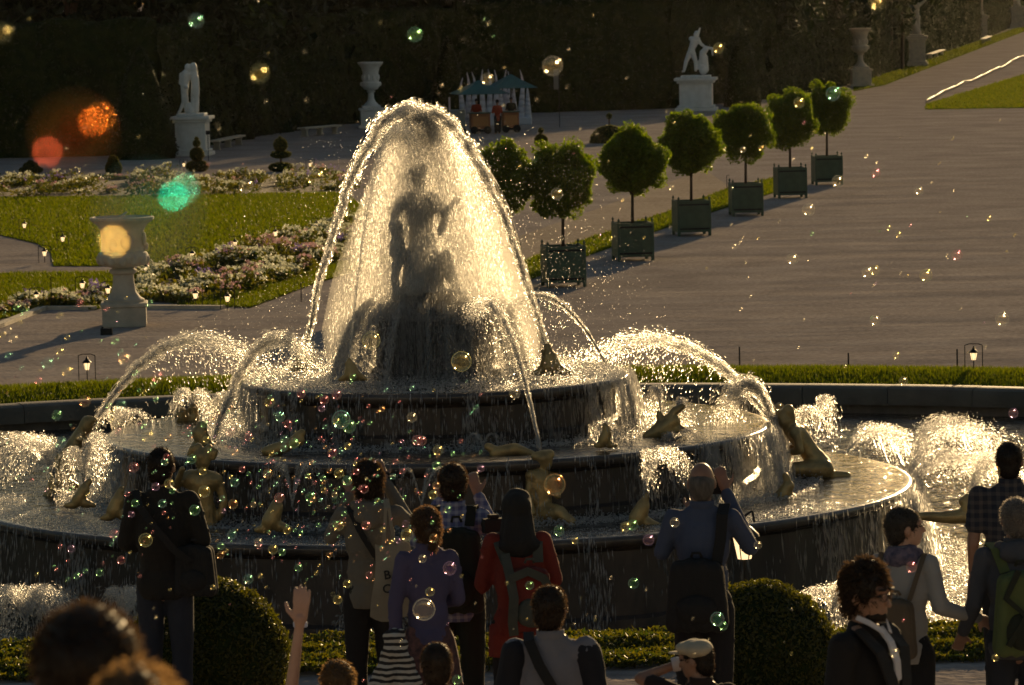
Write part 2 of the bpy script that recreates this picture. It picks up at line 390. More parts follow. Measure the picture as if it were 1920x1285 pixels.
# basin: wall, kerb stones, water
def water_mat(name, s1=1.6, d1=.05, s2=7., d2=.012, stretch=(1, 1, 1), col=(.010, .016, .018)):
    m = bpy.data.materials.new(name); m.use_nodes = True; t = m.node_tree; b = t.nodes['Principled BSDF']
    b.inputs['Base Color'].default_value = (*col, 1); b.inputs['Roughness'].default_value = .06; b.inputs['IOR'].default_value = 1.33
    b.inputs['Specular IOR Level'].default_value = .9
    tc = nn(t, 'ShaderNodeTexCoord'); mp = nn(t, 'ShaderNodeMapping'); mp.inputs['Scale'].default_value = stretch
    t.links.new(tc.outputs['Object'], mp.inputs[0]); prev = None
    for s_, d_ in ((s1, d1), (s2, d2)):
        n_ = nn(t, 'ShaderNodeTexNoise'); n_.inputs['Scale'].default_value = s_; n_.inputs['Detail'].default_value = 4
        b_ = nn(t, 'ShaderNodeBump'); b_.inputs['Strength'].default_value = 1; b_.inputs['Distance'].default_value = d_
        t.links.new(mp.outputs[0], n_.inputs['Vector']); t.links.new(n_.outputs[0], b_.inputs['Height'])
        if prev: t.links.new(prev.outputs[0], b_.inputs['Normal'])
        prev = b_
    t.links.new(prev.outputs[0], b.inputs['Normal']); return m
M['water'] = water_mat('basin_water', 1.5, .22, 6., .05)
M['pool'] = water_mat('tier_water', 3.5, .07, 12., .02)
RBs = RB+.12
MB().lathe([(RBs, -1.2), (RBs, -.02)], (FC.x, FC.y, 0), n=128, cap0=False, cap1=False).build('basin_wall', pm('basin_wall_stone', (.13, .105, .085), .5, col2=(.06, .05, .045), scale=2, bump=.02, bscale=9, stretch=(1, 1, .4)), smooth=True, label='dark wet wall inside the basin edge', kind='structure')
n = 160
MB().add([(FC.x+(RBs+.02)*math.cos(2*math.pi*i/n), FC.y+(RBs+.02)*math.sin(2*math.pi*i/n), WZ) for i in range(n)], [tuple(range(n))]).build('basin_water', M['water'], label='rippled water of the big round basin', kind='structure')
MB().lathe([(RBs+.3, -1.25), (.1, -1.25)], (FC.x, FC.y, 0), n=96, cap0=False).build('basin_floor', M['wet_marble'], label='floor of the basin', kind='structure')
kerb = empty('basin_kerb', (FC.x, FC.y, 0)); tag(kerb, 'rounded stone kerb round the basin', kind='structure')
def kerb_block(name, a0, a1, z=0):
    prof = [(-.06, -.30), (-.06, -.06), (-.03, .02), (.05, .06), (.3, .075), (.62, .06), (.70, .02), (.72, -.1)]
    V = []; ns = 4
    for i in range(ns+1):
        t = R(a0+(a1-a0)*i/ns)
        for q, zz in prof: V.append(((RB+q)*math.cos(t), (RB+q)*math.sin(t), zz+z))
    m_ = len(prof); Fc = [(i*m_+j, i*m_+j+1, (i+1)*m_+j+1, (i+1)*m_+j) for i in range(ns) for j in range(m_-1)]
    Fc += [tuple(range(m_)), tuple(ns*m_+j for j in range(m_))[::-1]]
    return MB().add(V, Fc).build(name, M['kerb'], kerb, smooth=35)
nb = 84
for i in range(nb):
    a0 = 360*i/nb; a1 = a0+360/nb-.035
    if 40 < a0 < 140: kerb_block('kerb_stone', a0, a1, random.uniform(-.006, .006))
rest = MB(); prof = [(-.06, -.30), (-.06, -.06), (-.03, .02), (.05, .06), (.3, .075), (.62, .06), (.72, -.1)]
V = []; n = 90
for i in range(n+1):
    t = R(141.5+(400-143)*i/n)
    for q, zz in prof: V.append(((RB+q)*math.cos(t), (RB+q)*math.sin(t), zz))
m_ = len(prof); rest.add(V, [(i*m_+j, i*m_+j+1, (i+1)*m_+j+1, (i+1)*m_+j) for i in range(n) for j in range(m_-1)])
rest.build('kerb_run', M['kerb'], kerb, smooth=35)

# terrace and steps the visitors stand on
st = MB(); prof = [(32.2, -1.0), (32.2, 3.70), (31.9, 3.85), (31.5, 3.89), (21.5, 3.89)]
Y = 21.5; z = 3.89
while Y > -3: prof += [(Y, z+.15)]; z += .15; Y -= 1.095; prof += [(Y, z)]
prof += [(-8, z), (-8, -1)]
m_ = len(prof); V = [(-60, y, z) for y, z in prof]+[(60, y, z) for y, z in prof]
st.add(V, [(i, (i+1) % m_, m_+(i+1) % m_, m_+i) for i in range(m_)]+[tuple(range(m_))[::-1], tuple(range(m_, 2*m_))])
st.build('terrace', M['gravel'], label='terrace and broad steps above the basin', kind='structure')

# ------------------------------------------------------------------ foliage helpers
def leaf_cloud(name, pts, size, mat, nrm=None, mi=None, jit=1.0):
    """small folded leaf quads at pts"""
    n = len(pts); u = rng.normal(size=(n, 3)); 
    if nrm is not None: u = u*jit+nrm*1.2
    u /= np.linalg.norm(u, axis=1)[:, None]+1e-9
    w = rng.normal(size=(n, 3)); w -= (w*u).sum(1)[:, None]*u; w /= np.linalg.norm(w, axis=1)[:, None]+1e-9
    q = np.cross(u, w); s = (size*rng.uniform(.6, 1.4, n))[:, None]
    V = np.stack([pts-w*s, pts+q*s*.45+u*s*.15, pts+w*s, pts-q*s*.45+u*s*.15], 1).reshape(-1, 3)
    return mesh_np(name, V, np.arange(4*n).reshape(-1, 4), mat, mi=mi)
def clumpy(n, c, rad, k=26, spread=.33, shell=.55, squash=1.0):
    """points in clumps through an ellipsoid"""
    d = rng.normal(size=(k, 3)); d /= np.linalg.norm(d, axis=1)[:, None]
    cc = d*(rng.uniform(shell, .92, k)[:, None])
    idx = rng.integers(0, k, n); sc = rng.uniform(.7, 1.3, k)[idx]*spread
    e = rng.normal(size=(n, 3)); e /= np.linalg.norm(e, axis=1)[:, None]; e *= rng.uniform(.35, 1, n)[:, None]**.6
    P = cc[idx]+e*sc[:, None]
    return P*np.array(rad)+np.array(c)
# ------------------------------------------------------------------ hedges and far trees
hp = [gnd(-900, 330), gnd(-200, 302), gnd(300, 290), gnd(480, 256), gnd(660, 232), gnd(860, 216), gnd(1260, 204), gnd(1440, 186), gnd(1600, 158), gnd(1720, 116), gnd(1860, 66), gnd(1960, 22), gnd(2040, -12)]
def hedge(name, a, b, h, label, depth=3.0):
    d = b-a; L = d.length; dr = d.normalized(); nv = Vector((dr.y, -dr.x, 0))
    if nv.y > 0: nv = -nv
    nu, nz = max(4, int(L/.45)), 16
    g = np.random.default_rng(int(abs(a.x*10))+5)
    V = []; Fc = []
    # section runs up the front, over the top, down the back
    sec = [(0, z*h/nz) for z in range(nz+1)]+[(-depth*(i+1)/4, h) for i in range(4)]+[(-depth, h*(1-(i+1)/4)) for i in range(4)]
    ph = g.uniform(0, 6, 12)
    for i in range(nu+1):
        u = L*i/nu
        for (o_, z) in sec:
            w = .16*math.sin(u*2.1+ph[0]+z*1.3)+.12*math.sin(u*5.3+z*3.7+ph[1])+.10*math.sin(z*5+u*1.7+ph[2])+g.normal(0, .05)
            p = a+dr*u+nv*(o_+w); V.append((p.x, p.y, z+(.10*math.sin(u*1.9+ph[3])+g.normal(0, .06) if z > h*.9 else 0)))
    m_ = len(sec); Fc = [(i*m_+j, i*m_+j+1, (i+1)*m_+j+1, (i+1)*m_+j) for i in range(nu) for j in range(m_-1)]
    Fc += [tuple(range(m_)), tuple(nu*m_+j for j in range(m_))[::-1]]
    e = empty(name, a, 0, label, 'hedge')
    V = [(x-a.x, y-a.y, z-a.z) for x, y, z in V]
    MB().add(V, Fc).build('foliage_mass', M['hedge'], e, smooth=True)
    n = int(L*h*26); u = g.uniform(0, L, n); zz = g.uniform(0, h+.15, n); off = g.normal(.12, .12, n)
    P = np.array(dr)[None]*u[:, None]+np.array(nv)[None]*off[:, None]; P[:, 2] += zz
    o = linko('leaves', leaf_cloud('leaves', P, .10, M['tree_leaf'], nrm=np.array(nv)[None]), e); o['kind'] = 'stuff'
names = ['leftmost tall clipped hedge behind the flower border', 'tall clipped hedge directly behind the left statue and its cones', 'clipped hedge behind the bench right of the left statue',
         'clipped hedge behind the far bench', 'clipped hedge behind the pale stone urn', 'long clipped hedge behind the white kiosk tent', 'clipped hedge behind the fighting statue pair',
         'dark hedge with bare trunks right of the fighting statue pair', 'hedge along the avenue behind the big right urn', 'hedge along the avenue behind the second statue', 'hedge along the avenue behind the last statues', 'hedge closing the far end of the avenue']
for i in range(len(hp)-1):
    hedge('clipped_hedge', hp[i], hp[i+1], 6.1+[.3, .3, -.1, 0, .1, .35, .45, .3, .8, 1.8, 3.0, 4.0][i], names[i])
def far_tree(x, y, h, r, label, n=2600):
    e = empty('forest_tree', (x, y, 0), random.uniform(0, 6), label, 'tree', 'trees rising behind the clipped hedges')
    MB().rod((0, 0, 0), (.1, .1, h*.45), .28, .2, 10).rod((.1, .1, h*.4), (r*.4, .2, h*.75), .14, .05).rod((.1, .1, h*.42), (-r*.4, -.3, h*.8), .14, .05).rod((0, .1, h*.42), (.1, r*.4, h*.78), .13, .05).build('trunk', M['bark'], e, smooth=True)
    P = clumpy(n, (0, 0, h*.58), (r, r, h*.42), k=34, spread=.30, shell=.35)
    o = linko('crown', leaf_cloud('crown', P, .34, M['tree_leaf']), e)
def lerp_h(t):
    t = max(0, min(.9999, t))*(len(hp)-4); i = int(t); return hp[i]+(hp[i+1]-hp[i])*(t-i)
tx = 0
for i in range(32):
    p = lerp_h(i/31.0); side = 'left' if i < 10 else 'middle' if i < 21 else 'right'
    d = 6+random.uniform(0, 2)+(i % 2)*5
    far_tree(p.x-1.5, p.y+d, random.uniform(14.0, 15.5) if i < 24 else random.uniform(10, 12), random.uniform(4.8, 6.0),
             {'left': 'dark tree rising behind the clipped hedge left of the white urn', 'middle': 'dark tree rising behind the clipped hedge between the white urn and the fighting statue pair', 'right': 'dark tree rising behind the hedge to the right of the fighting statue pair'}[side])

# trunks standing in the hedge face on the right
for i, px in enumerate((1424, 1462, 1486, 1516, 1541, 1566, 1586, 1652, 1668, 1690)):
    b = gnd(px, 184-(px-1424)*.16-(0 if px < 1600 else 12))
    MB().cap((0, 0, 0), (random.uniform(-.15, .15), 0, 6.5), .15, .11, 8, 2).build('bare_trunk', pm('trunk_bark', (.09, .07, .05), .8, bump=.02, bscale=6), None, (b.x, b.y-1.0, 0), smooth=True,
        label='slender bare trunk against the dark hedge right of the fighting statue pair' if px < 1600 else 'slender bare trunk against the avenue hedge right of the big urn', cat='tree trunk', group='bare trunks along the right hedge' if px < 1600 else 'bare trunks by the avenue')
# clipped cones left of the statue
for px, py, w, h_, lb in ((268, 298, 1.6, 5.2, 'dark clipped yew cone directly left of the left statue'), (440, 262, 1.1, 4.6, 'dark clipped yew cone right of the left statue'), (842, 222, 1.1, 4.6, 'dark clipped yew cone left of the kiosk'), (1392, 200, 1.1, 4.9, 'dark clipped yew cone right of the fighting statue pair')):
    b = gnd(px, py); e = empty('yew_cone', (b.x, b.y, 0), 0, lb, 'topiary')
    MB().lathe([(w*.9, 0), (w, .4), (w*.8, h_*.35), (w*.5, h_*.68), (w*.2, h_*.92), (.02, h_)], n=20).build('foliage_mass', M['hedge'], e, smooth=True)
    n = 3000; zz = rng.uniform(0, 1, n)**1.3*h_; rr = np.interp(zz, [0, .4, h_*.35, h_*.68, h_*.92, h_], [w*.9, w, w*.8, w*.5, w*.2, .02])+rng.normal(.03, .04, n); t = rng.uniform(0, 6.283, n)
    o = linko('leaves', leaf_cloud('leaves', np.stack([rr*np.cos(t), rr*np.sin(t), zz], 1), .07, M['tree_leaf']), e); o['kind'] = 'stuff'

# ------------------------------------------------------------------ orange trees in their boxes
def planter(e, w=1.08, h=1.10):
    s = w/2
    for i in range(4):
        MB().box(-s+.09, s-.09, -s+.012, -s+.055, .12, h).build('side_panel', M['wood_green'], e, bevel=.008).rotation_euler.z = i*math.pi/2
    for sx in (-1, 1):
        for sy in (-1, 1):
            p = MB().box(-.045, .045, -.045, .045, 0, h+.01, c=(sx*(s-.05), sy*(s-.05), 0)).build('corner_post', M['wood_green'], e, bevel=.01)
            MB().lathe([(.02, 0), (.026, .01), (.015, .03), (.036, .06), (.038, .085), (.022, .11), (.006, .125), (.009, .14), (.003, .15)], (sx*(s-.05), sy*(s-.05), h+.01), n=10).build('finial', M['wood_green'], p, smooth=True)
    for zb in (h-.14, .2):
        MB().box(-s+.06, s-.06, -s-.002, -s+.02, zb, zb+.05).build('iron_band', M['iron'], e); MB().box(s-.02, s+.002, -s+.06, s-.06, zb, zb+.05).build('iron_band', M['iron'], e)
    MB().box(-s+.06, s-.06, -s+.06, s-.06, h-.10, h-.05).build('soil', M['soil'], e)
def orange_tree(base, label, seed, hh=3.9, cr=1.0):
    e = empty('orange_tree', base, R(random.uniform(-4, 4)+6), label, 'potted tree', 'orange trees in green boxes')
    planter(e); g = random.Random(seed)
    tr = MB().rod((0, 0, .95), (.02, .01, 2.05), .05, .042, 10)
    for i in range(9):
        a = g.uniform(0, 6.28); r = g.uniform(.4, .8); z0 = g.uniform(1.9, 2.1)
        tr.rod((.02, .01, z0-.05), (r*.6*math.cos(a), r*.6*math.sin(a), z0+g.uniform(.3, .8)), .026, .012, 6).rod((r*.6*math.cos(a), r*.6*math.sin(a), z0+.5), (r*math.cos(a), r*math.sin(a), z0+g.uniform(.8, 1.5)), .012, .005, 5)
    tr.build('trunk', M['bark'], e, smooth=True)
    ax = g.uniform(.94, 1.08); P = clumpy(17000, (g.uniform(-.05, .05), 0, 2.86), (1.08*cr*ax, 1.08*cr, 1.06*g.uniform(.95, 1.04)), k=80, spread=.25, shell=.45); dd = rng.normal(size=(7000, 3)); dd /= np.linalg.norm(dd, axis=1)[:, None]; rr_ = (.80+.07*np.sin(dd[:, 0]*5+seed)*np.sin(dd[:, 2]*6+seed*2))*rng.uniform(.55, 1.06, 7000)**.35; P = np.concatenate([P, dd*rr_[:, None]*np.array([1.1*cr, 1.1*cr, 1.08])+np.array([0, 0, 2.86])])
    linko('crown', leaf_cloud('crown', P, .055, M['citrus']), e)
tb = [(1057, 537, 'nearest orange tree in a green box, beside the water dome'), (1187, 488, 'second orange tree in a green box from the fountain'), (1297, 441, 'third orange tree in a green box from the fountain'),
      (1399, 404, 'fourth orange tree in a green box, in front of the diagonal grass strip end'), (1482, 371, 'fifth orange tree in a green box, overlapping the last one'), (1551, 346, 'farthest orange tree in a green box on the open gravel'),
      (930, 584, 'orange tree half hidden behind the right side of the water dome')]
for i, (x, y, lb) in enumerate(tb):
    if i == 6: b = gnd(1057, 537)*2-gnd(1187, 488); b.x -= .0; b = Vector((-.25, 121.0, 0))
    else: b = gnd(x, y)
    orange_tree((b.x, b.y, 0), lb, i+3)

# ------------------------------------------------------------------ topiary, flower beds
def ball_leaves(cs, size, n=3000):
    P = []; N = []
    for c, r in cs:
        k_ = int(n*(r[0]*r[2])/sum(q[1][0]*q[1][2] for q in cs)); d = rng.normal(size=(k_, 3)); d /= np.linalg.norm(d, axis=1)[:, None]
        P.append(d*np.array(r)*rng.normal(1, .02, (k_, 1))+np.array(c)); N.append(d)
    return leaf_cloud('leaves', np.concatenate(P), size, M['box_leaf'], nrm=np.concatenate(N))
def topiary(px, py, parts, label, leaf=.05):
    b = gnd(px, py); e = empty('topiary', (b.x, b.y, 0), 0, label, 'topiary'); sc = (b.y)/8500
    m = MB(); cs = []; top = 0
    for (cz, rx, rz) in parts:
        m.ell((0, 0, cz*sc), (rx*sc, rx*sc, rz*sc)); cs.append(((0, 0, cz*sc), (rx*sc, rx*sc, rz*sc))); top = max(top, (cz)*sc)
    m.build('foliage_mass', M['hedge'], e, smooth=True); MB().rod((0, 0, 0), (0, 0, top), .05, .03).build('stem', M['bark'], e)
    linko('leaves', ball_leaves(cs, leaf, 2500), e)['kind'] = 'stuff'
topiary(370, 322, [(10, 21, 11), (32, 13, 13), (53, 6.5, 6.5), (62, 3, 3)], 'small stacked ball topiary in front of the left statue pedestal')
topiary(527, 322, [(8, 23, 9), (32, 19, 7), (50, 13, 13), (63, 3, 3)], 'tiered topiary with a ball on top in front of the hedge by the flower border')
topiary(1015, 300, [(6, 13, 9), (36, 12, 12), (55, 4.5, 4.5)], 'ball topiary standing left of the domed bush')
topiary(1143, 268, [(0, 37, 33), (50, 5.5, 5.5)], 'domed dark bush with a small ball on top')
topiary(213, 326, [(10, 15, 16), (22, 10, 12)], 'small dark clipped bush left of the pedestal')
topiary(58, 325, [(6, 22, 7), (13, 14, 8), (19, 6, 5)], 'low spreading clipped bush at the left edge')

def flower_bed(name, poly, n, h, label, weights, zt=.55):
    P = [gnd(x, y) for x, y in poly]; xs = [p.x for p in P]; ys = [p.y for p in P]
    g = np.random.default_rng(11); pts = []
    def inside(x, y):
        c = False; j = len(P)-1
        for i in range(len(P)):
            if (P[i].y > y) != (P[j].y > y) and x < (P[j].x-P[i].x)*(y-P[i].y)/(P[j].y-P[i].y)+P[i].x: c = not c
            j = i
        return c
    cen = [(g.uniform(min(xs), max(xs)), g.uniform(min(ys), max(ys)), g.choice(3, p=weights), g.uniform(.55, 1.25)) for _ in range(int(n/4))]; cen = [c for c in cen if inside(c[0], c[1])]; ck = []; chh = []
    while len(pts) < n:
        c = cen[g.integers(len(cen))]; x, y = c[0]+g.normal(0, .16), c[1]+g.normal(0, .3)
        if inside(x, y): pts.append((x, y)); ck.append(c[2]); chh.append(c[3])
    pts = np.array(pts); hz = h*(.75+.35*np.sin(pts[:, 0]*1.3+pts[:, 1]*.5)*np.sin(pts[:, 1]*.9))*g.uniform(.75, 1.1, n)*np.array(chh)
    # stems of foliage
    q = np.repeat(pts, 12, 0)+g.normal(0, .16, (12*n, 2)); zz = np.repeat(hz, 12)*g.uniform(.05, .95, 12*n)
    A = leaf_cloud(name, np.column_stack([q, zz]), .085, M['bed_leaf'])
    o = linko(name, A); tag(o, label+', green growth', 'flower bed', kind='stuff')
    sheet('bed_soil', P, .015, M['soil'], 'soil under the '+label)
    # blossoms: five petals round a head
    kinds = np.array(ck); patch = np.sin(pts[:, 0]*.8+1)+np.sin(pts[:, 1]*.35+pts[:, 0]*.3)
    kinds = np.where((patch > 1.45) & (kinds == 0), 1, kinds)
    c = np.column_stack([pts, hz]); rep = 5; d = g.normal(size=(n*rep, 3)); d /= np.linalg.norm(d, axis=1)[:, None]; d[:, 2] = np.abs(d[:, 2])
    c2 = np.repeat(c, rep, 0); kk = np.repeat(kinds, rep)
    off = d*.065; off[:, 2] += np.where(kk == 2, g.uniform(0, .22, len(kk)), 0)
    B = leaf_cloud('blossoms', c2+off, .05, [M['white_petal'], M['pink_petal'], M['violet_petal']], mi=kk)
    o = linko('blossoms', B); tag(o, label+', open blossoms', 'flowers', kind='stuff')
flower_bed('flower_bed', [(250, 566), (262, 520), (330, 500), (470, 462), (620, 425), (760, 395), (800, 420), (700, 470), (560, 520), (425, 572)], 2300, .50, 'white and pink flower bed between the urn and the water dome', [.80, .14, .06])
flower_bed('flower_bed', [(-60, 600), (40, 572), (130, 560), (200, 562), (196, 578), (80, 579), (0, 598)], 420, .32, 'white flowers in the corner left of the urn', [.8, .15, .05])
flower_bed('flower_bed', [(-250, 372), (-250, 340), (0, 338), (320, 334), (640, 326), (680, 345), (640, 362), (300, 368)], 1000, .52, 'shaded white flower border in front of the far hedge', [.86, .05, .09])

# foreground: big box balls and low planting at the terrace edge
def box_ball(px, py, Y, r, label):
    c = at(px, py, Y); e = empty('box_ball', (c.x, c.y, 3.89), 0, label, 'topiary', 'clipped box balls at the terrace edge')
    cz = c.z-3.89-r
    MB().ell((0, 0, cz), (r*.965, r*.965, r*.965), n=40, k=24).fused('foliage_mass', M['hedge'], e, voxel=.04, sm=1, wr=.012, wf=20)
    MB().rod((0, 0, -.1), (0, 0, cz), .05, .04).build('stem', M['bark'], e)
    n = 17000; d = rng.normal(size=(n, 3)); d /= np.linalg.norm(d, axis=1)[:, None]
    bl = 1+.02*np.sin(d[:, 0]*9)*np.sin(d[:, 2]*8+d[:, 1]*5)
    P = d*(r*bl*rng.normal(.985, .018, n))[:, None]; P[:, 2] += cz
    linko('leaves', leaf_cloud('leaves', P, .016, M['box_leaf'], nrm=d, jit=.9), e)['kind'] = 'stuff'
box_ball(388, 1086, 28.95, .52, 'big clipped box ball behind the man in the dark jacket')
box_ball(1420, 1090, 28.9, .52, 'big clipped box ball behind the man photographing in blue')
def low_bed(x0, x1, y0, y1, n, label, h=.105):
    g = np.random.default_rng(int(x0*10)+77); x = g.uniform(x0, x1, n); y = g.uniform(y0, y1, n)
    hh = h*(.75+.3*np.sin(x*4+np.sin(y*5)*2)*np.sin(y*3.3+x)); z = 3.89+hh*g.uniform(.15, 1, n)**.6
    o = linko('low_planting', leaf_cloud('low_planting', np.column_stack([x, y, z]), .026, M['bed_leaf'])); tag(o, label, 'ground cover', kind='stuff')
low_bed(-4.6, 4.6, 30.0, 31.4, 52000, 'low yellow-green planting along the terrace edge')
# ------------------------------------------------------------------ the fountain
fx, fy = FC.x, FC.y
fount = empty('fountain', (fx, fy, WZ), 0, 'tiered round marble fountain in the middle of the basin', 'fountain')
T3, T2, T1 = 7.12, 5.0, 2.89
Z3, Z2, Z1, Z0 = .80, 1.67, 2.45, 3.62
def tier(r, z0, z1, name):
    h0, h1 = z0-WZ, z1-WZ
    # wall with shallow pilasters so that it is not a plain drum
    n = 192; prof = [(r-.16, h0-.3), (r-.16, h0+.12), (r-.24, h0+.17), (r-.24, h1-.22), (r-.16, h1-.16)]
    V = []; 
    for j, (q, z) in enumerate(prof):
        for i in range(n):
            t = 2*math.pi*i/n; rr = q+(.05 if (i % 12) < 2 else 0)+random.uniform(-.006, .006); V.append((rr*math.cos(t), rr*math.sin(t), z))
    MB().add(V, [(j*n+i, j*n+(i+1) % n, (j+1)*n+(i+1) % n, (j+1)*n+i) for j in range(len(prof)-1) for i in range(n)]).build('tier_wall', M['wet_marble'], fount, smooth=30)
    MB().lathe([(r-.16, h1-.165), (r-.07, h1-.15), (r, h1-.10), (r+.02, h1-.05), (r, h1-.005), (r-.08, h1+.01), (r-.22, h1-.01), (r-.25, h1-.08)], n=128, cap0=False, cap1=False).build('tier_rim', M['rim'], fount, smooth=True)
tier(T3, WZ, Z3, 'lower'); tier(T2, Z3, Z2, 'middle'); tier(T1, Z2, Z1, 'upper')
def pool(r0, r1, z, label):
    n = 128; V = []; rs = [r0, r0+(r1-r0)*.5, r1-.12, r1]; zs = [z, z, z, z-.05]
    for q, zz in zip(rs, zs):
        for i in range(n):
            t = 2*math.pi*i/n; V.append((fx+q*math.cos(t), fy+q*math.sin(t), zz))
    MB().add(V, [(j*n+i, j*n+(i+1) % n, (j+1)*n+(i+1) % n, (j+1)*n+i) for j in range(3) for i in range(n)]).build('tier_water', M['pool'], smooth=True, label=label, kind='structure')
pool(T2-.3, T3+.015, Z3+.018, 'water brimming over the lowest fountain tier')
pool(T1-.3, T2+.015, Z2+.018, 'water brimming over the middle fountain tier')
pool(.6, T1+.015, Z1+.018, 'water brimming over the upper fountain tier')
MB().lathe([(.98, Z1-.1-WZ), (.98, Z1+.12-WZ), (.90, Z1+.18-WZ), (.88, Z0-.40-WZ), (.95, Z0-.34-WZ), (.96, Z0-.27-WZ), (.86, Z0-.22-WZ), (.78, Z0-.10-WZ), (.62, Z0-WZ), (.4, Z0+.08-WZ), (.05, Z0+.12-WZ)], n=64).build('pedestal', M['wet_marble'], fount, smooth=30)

def px_fig(name, prims, D, mat, label, cat, group=None, voxel=.02, sm=3, wr=.004, base=None, cut=None):
    """figure given as capsules in a plane at distance D, each with its own depth and thickness"""
    m = MB(); s = D/FPX; zs = []
    for p in prims:
        x1, y1, r1, x2, y2, r2 = p[:6]; d1 = p[6] if len(p) > 6 else 0; d2 = p[7] if len(p) > 7 else d1
        a = at(x1, y1, D+d1); b = at(x2, y2, D+d2); m.cap(a, b, r1*s, r2*s, 12, 4); zs.append(a.z-r1*s)
    o = base or (at(prims[0][0], prims[0][1], D).x, D, min(zs))
    return m.fused(name, mat, None, voxel=voxel, sm=sm, wr=wr, wf=16, origin=o, label=label, cat=cat, group=group)
g_ = M['gilt']
# kneeling gilded man on the right of the lowest tier (profile to the left)
px_fig('gilded_statue', [(1466, 780, 14, 1470, 790, 16), (1454, 790, 5, 1460, 794, 7), (1478, 770, 12, 1482, 796, 11), (1474, 798, 10, 1484, 818, 12), (1496, 815, 19, 1518, 848, 19), (1518, 848, 19, 1540, 875, 22),
    (1490, 812, 13, 1505, 806, 12, -.14, .14), (1494, 818, 9, 1500, 846, 8, -.2, -.24), (1500, 846, 8, 1468, 850, 6, -.24, -.1), (1500, 818, 9, 1490, 842, 7, .18, .2), (1490, 842, 7, 1462, 836, 6, .2, .1),
    (1545, 880, 19, 1484, 880, 14, -.12, -.18), (1484, 882, 12, 1476, 906, 9, -.18, -.18), (1545, 886, 19, 1510, 904, 15, .15, .22), (1510, 902, 13, 1560, 897, 10, .2, .2), (1550, 893, 12, 1588, 893, 9, -.05, -.02), (1586, 893, 9, 1584, 905, 5, -.02, -.02),
    (1500, 900, 16, 1560, 902, 18, 0, .1)], 68.0, g_, 'gilded kneeling man leaning toward the water at the right end of the lowest tier', 'statue', voxel=.022)
px_fig('gilded_frog', [(1466, 932, 15, 1478, 912, 12), (1478, 908, 9, 1473, 893, 7), (1462, 936, 10, 1448, 938, 5), (1480, 934, 12, 1500, 938, 6)], 65.6, g_, 'squat gilded frog in front of the kneeling man', 'statue')
px_fig('gilded_frog', [(1196, 972, 18, 1205, 950, 14), (1206, 946, 9, 1212, 930, 7), (1190, 984, 12, 1170, 986, 6), (1212, 982, 14, 1236, 986, 6), (1190, 960, 5, 1182, 978, 4)], 62.6, g_, 'squat gilded frog below the right twin fan jet', 'statue')
# seated figure near the middle
px_fig('gilded_statue', [(1020, 860, 17, 1022, 868, 15), (1030, 852, 10, 1004, 856, 9), (1016, 880, 9, 1012, 892, 14), (996, 892, 12, 1032, 896, 12, -.1, .1), (1010, 900, 24, 1014, 950, 22), (994, 895, 8, 990, 930, 7, -.1, -.15), (990, 930, 7, 1000, 962, 6, -.15, -.25),
    (1034, 898, 8, 1046, 930, 7, .05, -.1), (1016, 960, 22, 1048, 962, 15, 0, -.3), (1048, 962, 13, 1072, 978, 9, -.3, -.4), (1010, 965, 24, 1030, 980, 22)], 63.3, g_, 'gilded seated figure with curly head on the lowest tier, centre', 'statue')
# man seen from the back at the left
px_fig('gilded_statue', [(378, 856, 17, 380, 866, 15), (362, 842, 8, 356, 852, 6), (372, 838, 8, 374, 846, 8), (392, 840, 8, 396, 850, 7), (404, 846, 6, 400, 858, 6), (379, 878, 9, 380, 892, 11), (352, 892, 11, 404, 896, 11), (376, 905, 24, 382, 950, 20), (358, 900, 20, 396, 902, 20), (384, 955, 21, 386, 985, 22),
    (350, 892, 10, 330, 912, 7, 0, -.1), (330, 912, 7, 342, 880, 6, -.1, -.3), (408, 898, 10, 420, 940, 8), (420, 940, 8, 412, 970, 7)], 63.6, g_, 'gilded bare-backed figure with a crested head on the lowest tier, seen from behind', 'statue')
# leaning figure at far left of the tier, spouting to the right
px_fig('gilded_statue', [(164, 792, 13, 160, 802, 14), (172, 786, 6, 180, 788, 4), (152, 812, 13, 140, 838, 18), (140, 838, 18, 122, 870, 19), (122, 870, 19, 108, 905, 18), (108, 905, 17, 92, 932, 12), (150, 822, 8, 176, 832, 6, -.1, -.2), (94, 930, 13, 76, 944, 7), (110, 900, 14, 140, 912, 9, 0, .2), (128, 850, 12, 108, 860, 8, .2, .2)], 67.6, g_, 'gilded figure bending forward at the left end of the lowest tier', 'statue')
px_fig('gilded_frog', [(146, 938, 12, 158, 918, 11), (160, 912, 8, 168, 902, 6), (140, 946, 9, 124, 948, 5), (158, 944, 10, 176, 948, 5)], 62.2, g_, 'small gilded frog on the lowest tier at the left, in the spray', 'statue')
px_fig('gilded_frog', [(214, 958, 15, 222, 936, 12), (222, 930, 9, 228, 918, 7), (206, 968, 10, 192, 972, 5), (228, 966, 10, 244, 970, 5)], 61.9, g_, 'gilded frog left of the man in the dark jacket', 'statue')
px_fig('gilded_frog', [(508, 978, 18, 518, 952, 14), (518, 946, 10, 526, 932, 7), (498, 990, 12, 482, 994, 6), (524, 988, 12, 544, 992, 6)], 61.3, g_, 'gilded frog on the lowest tier below the left fan jet', 'statue')
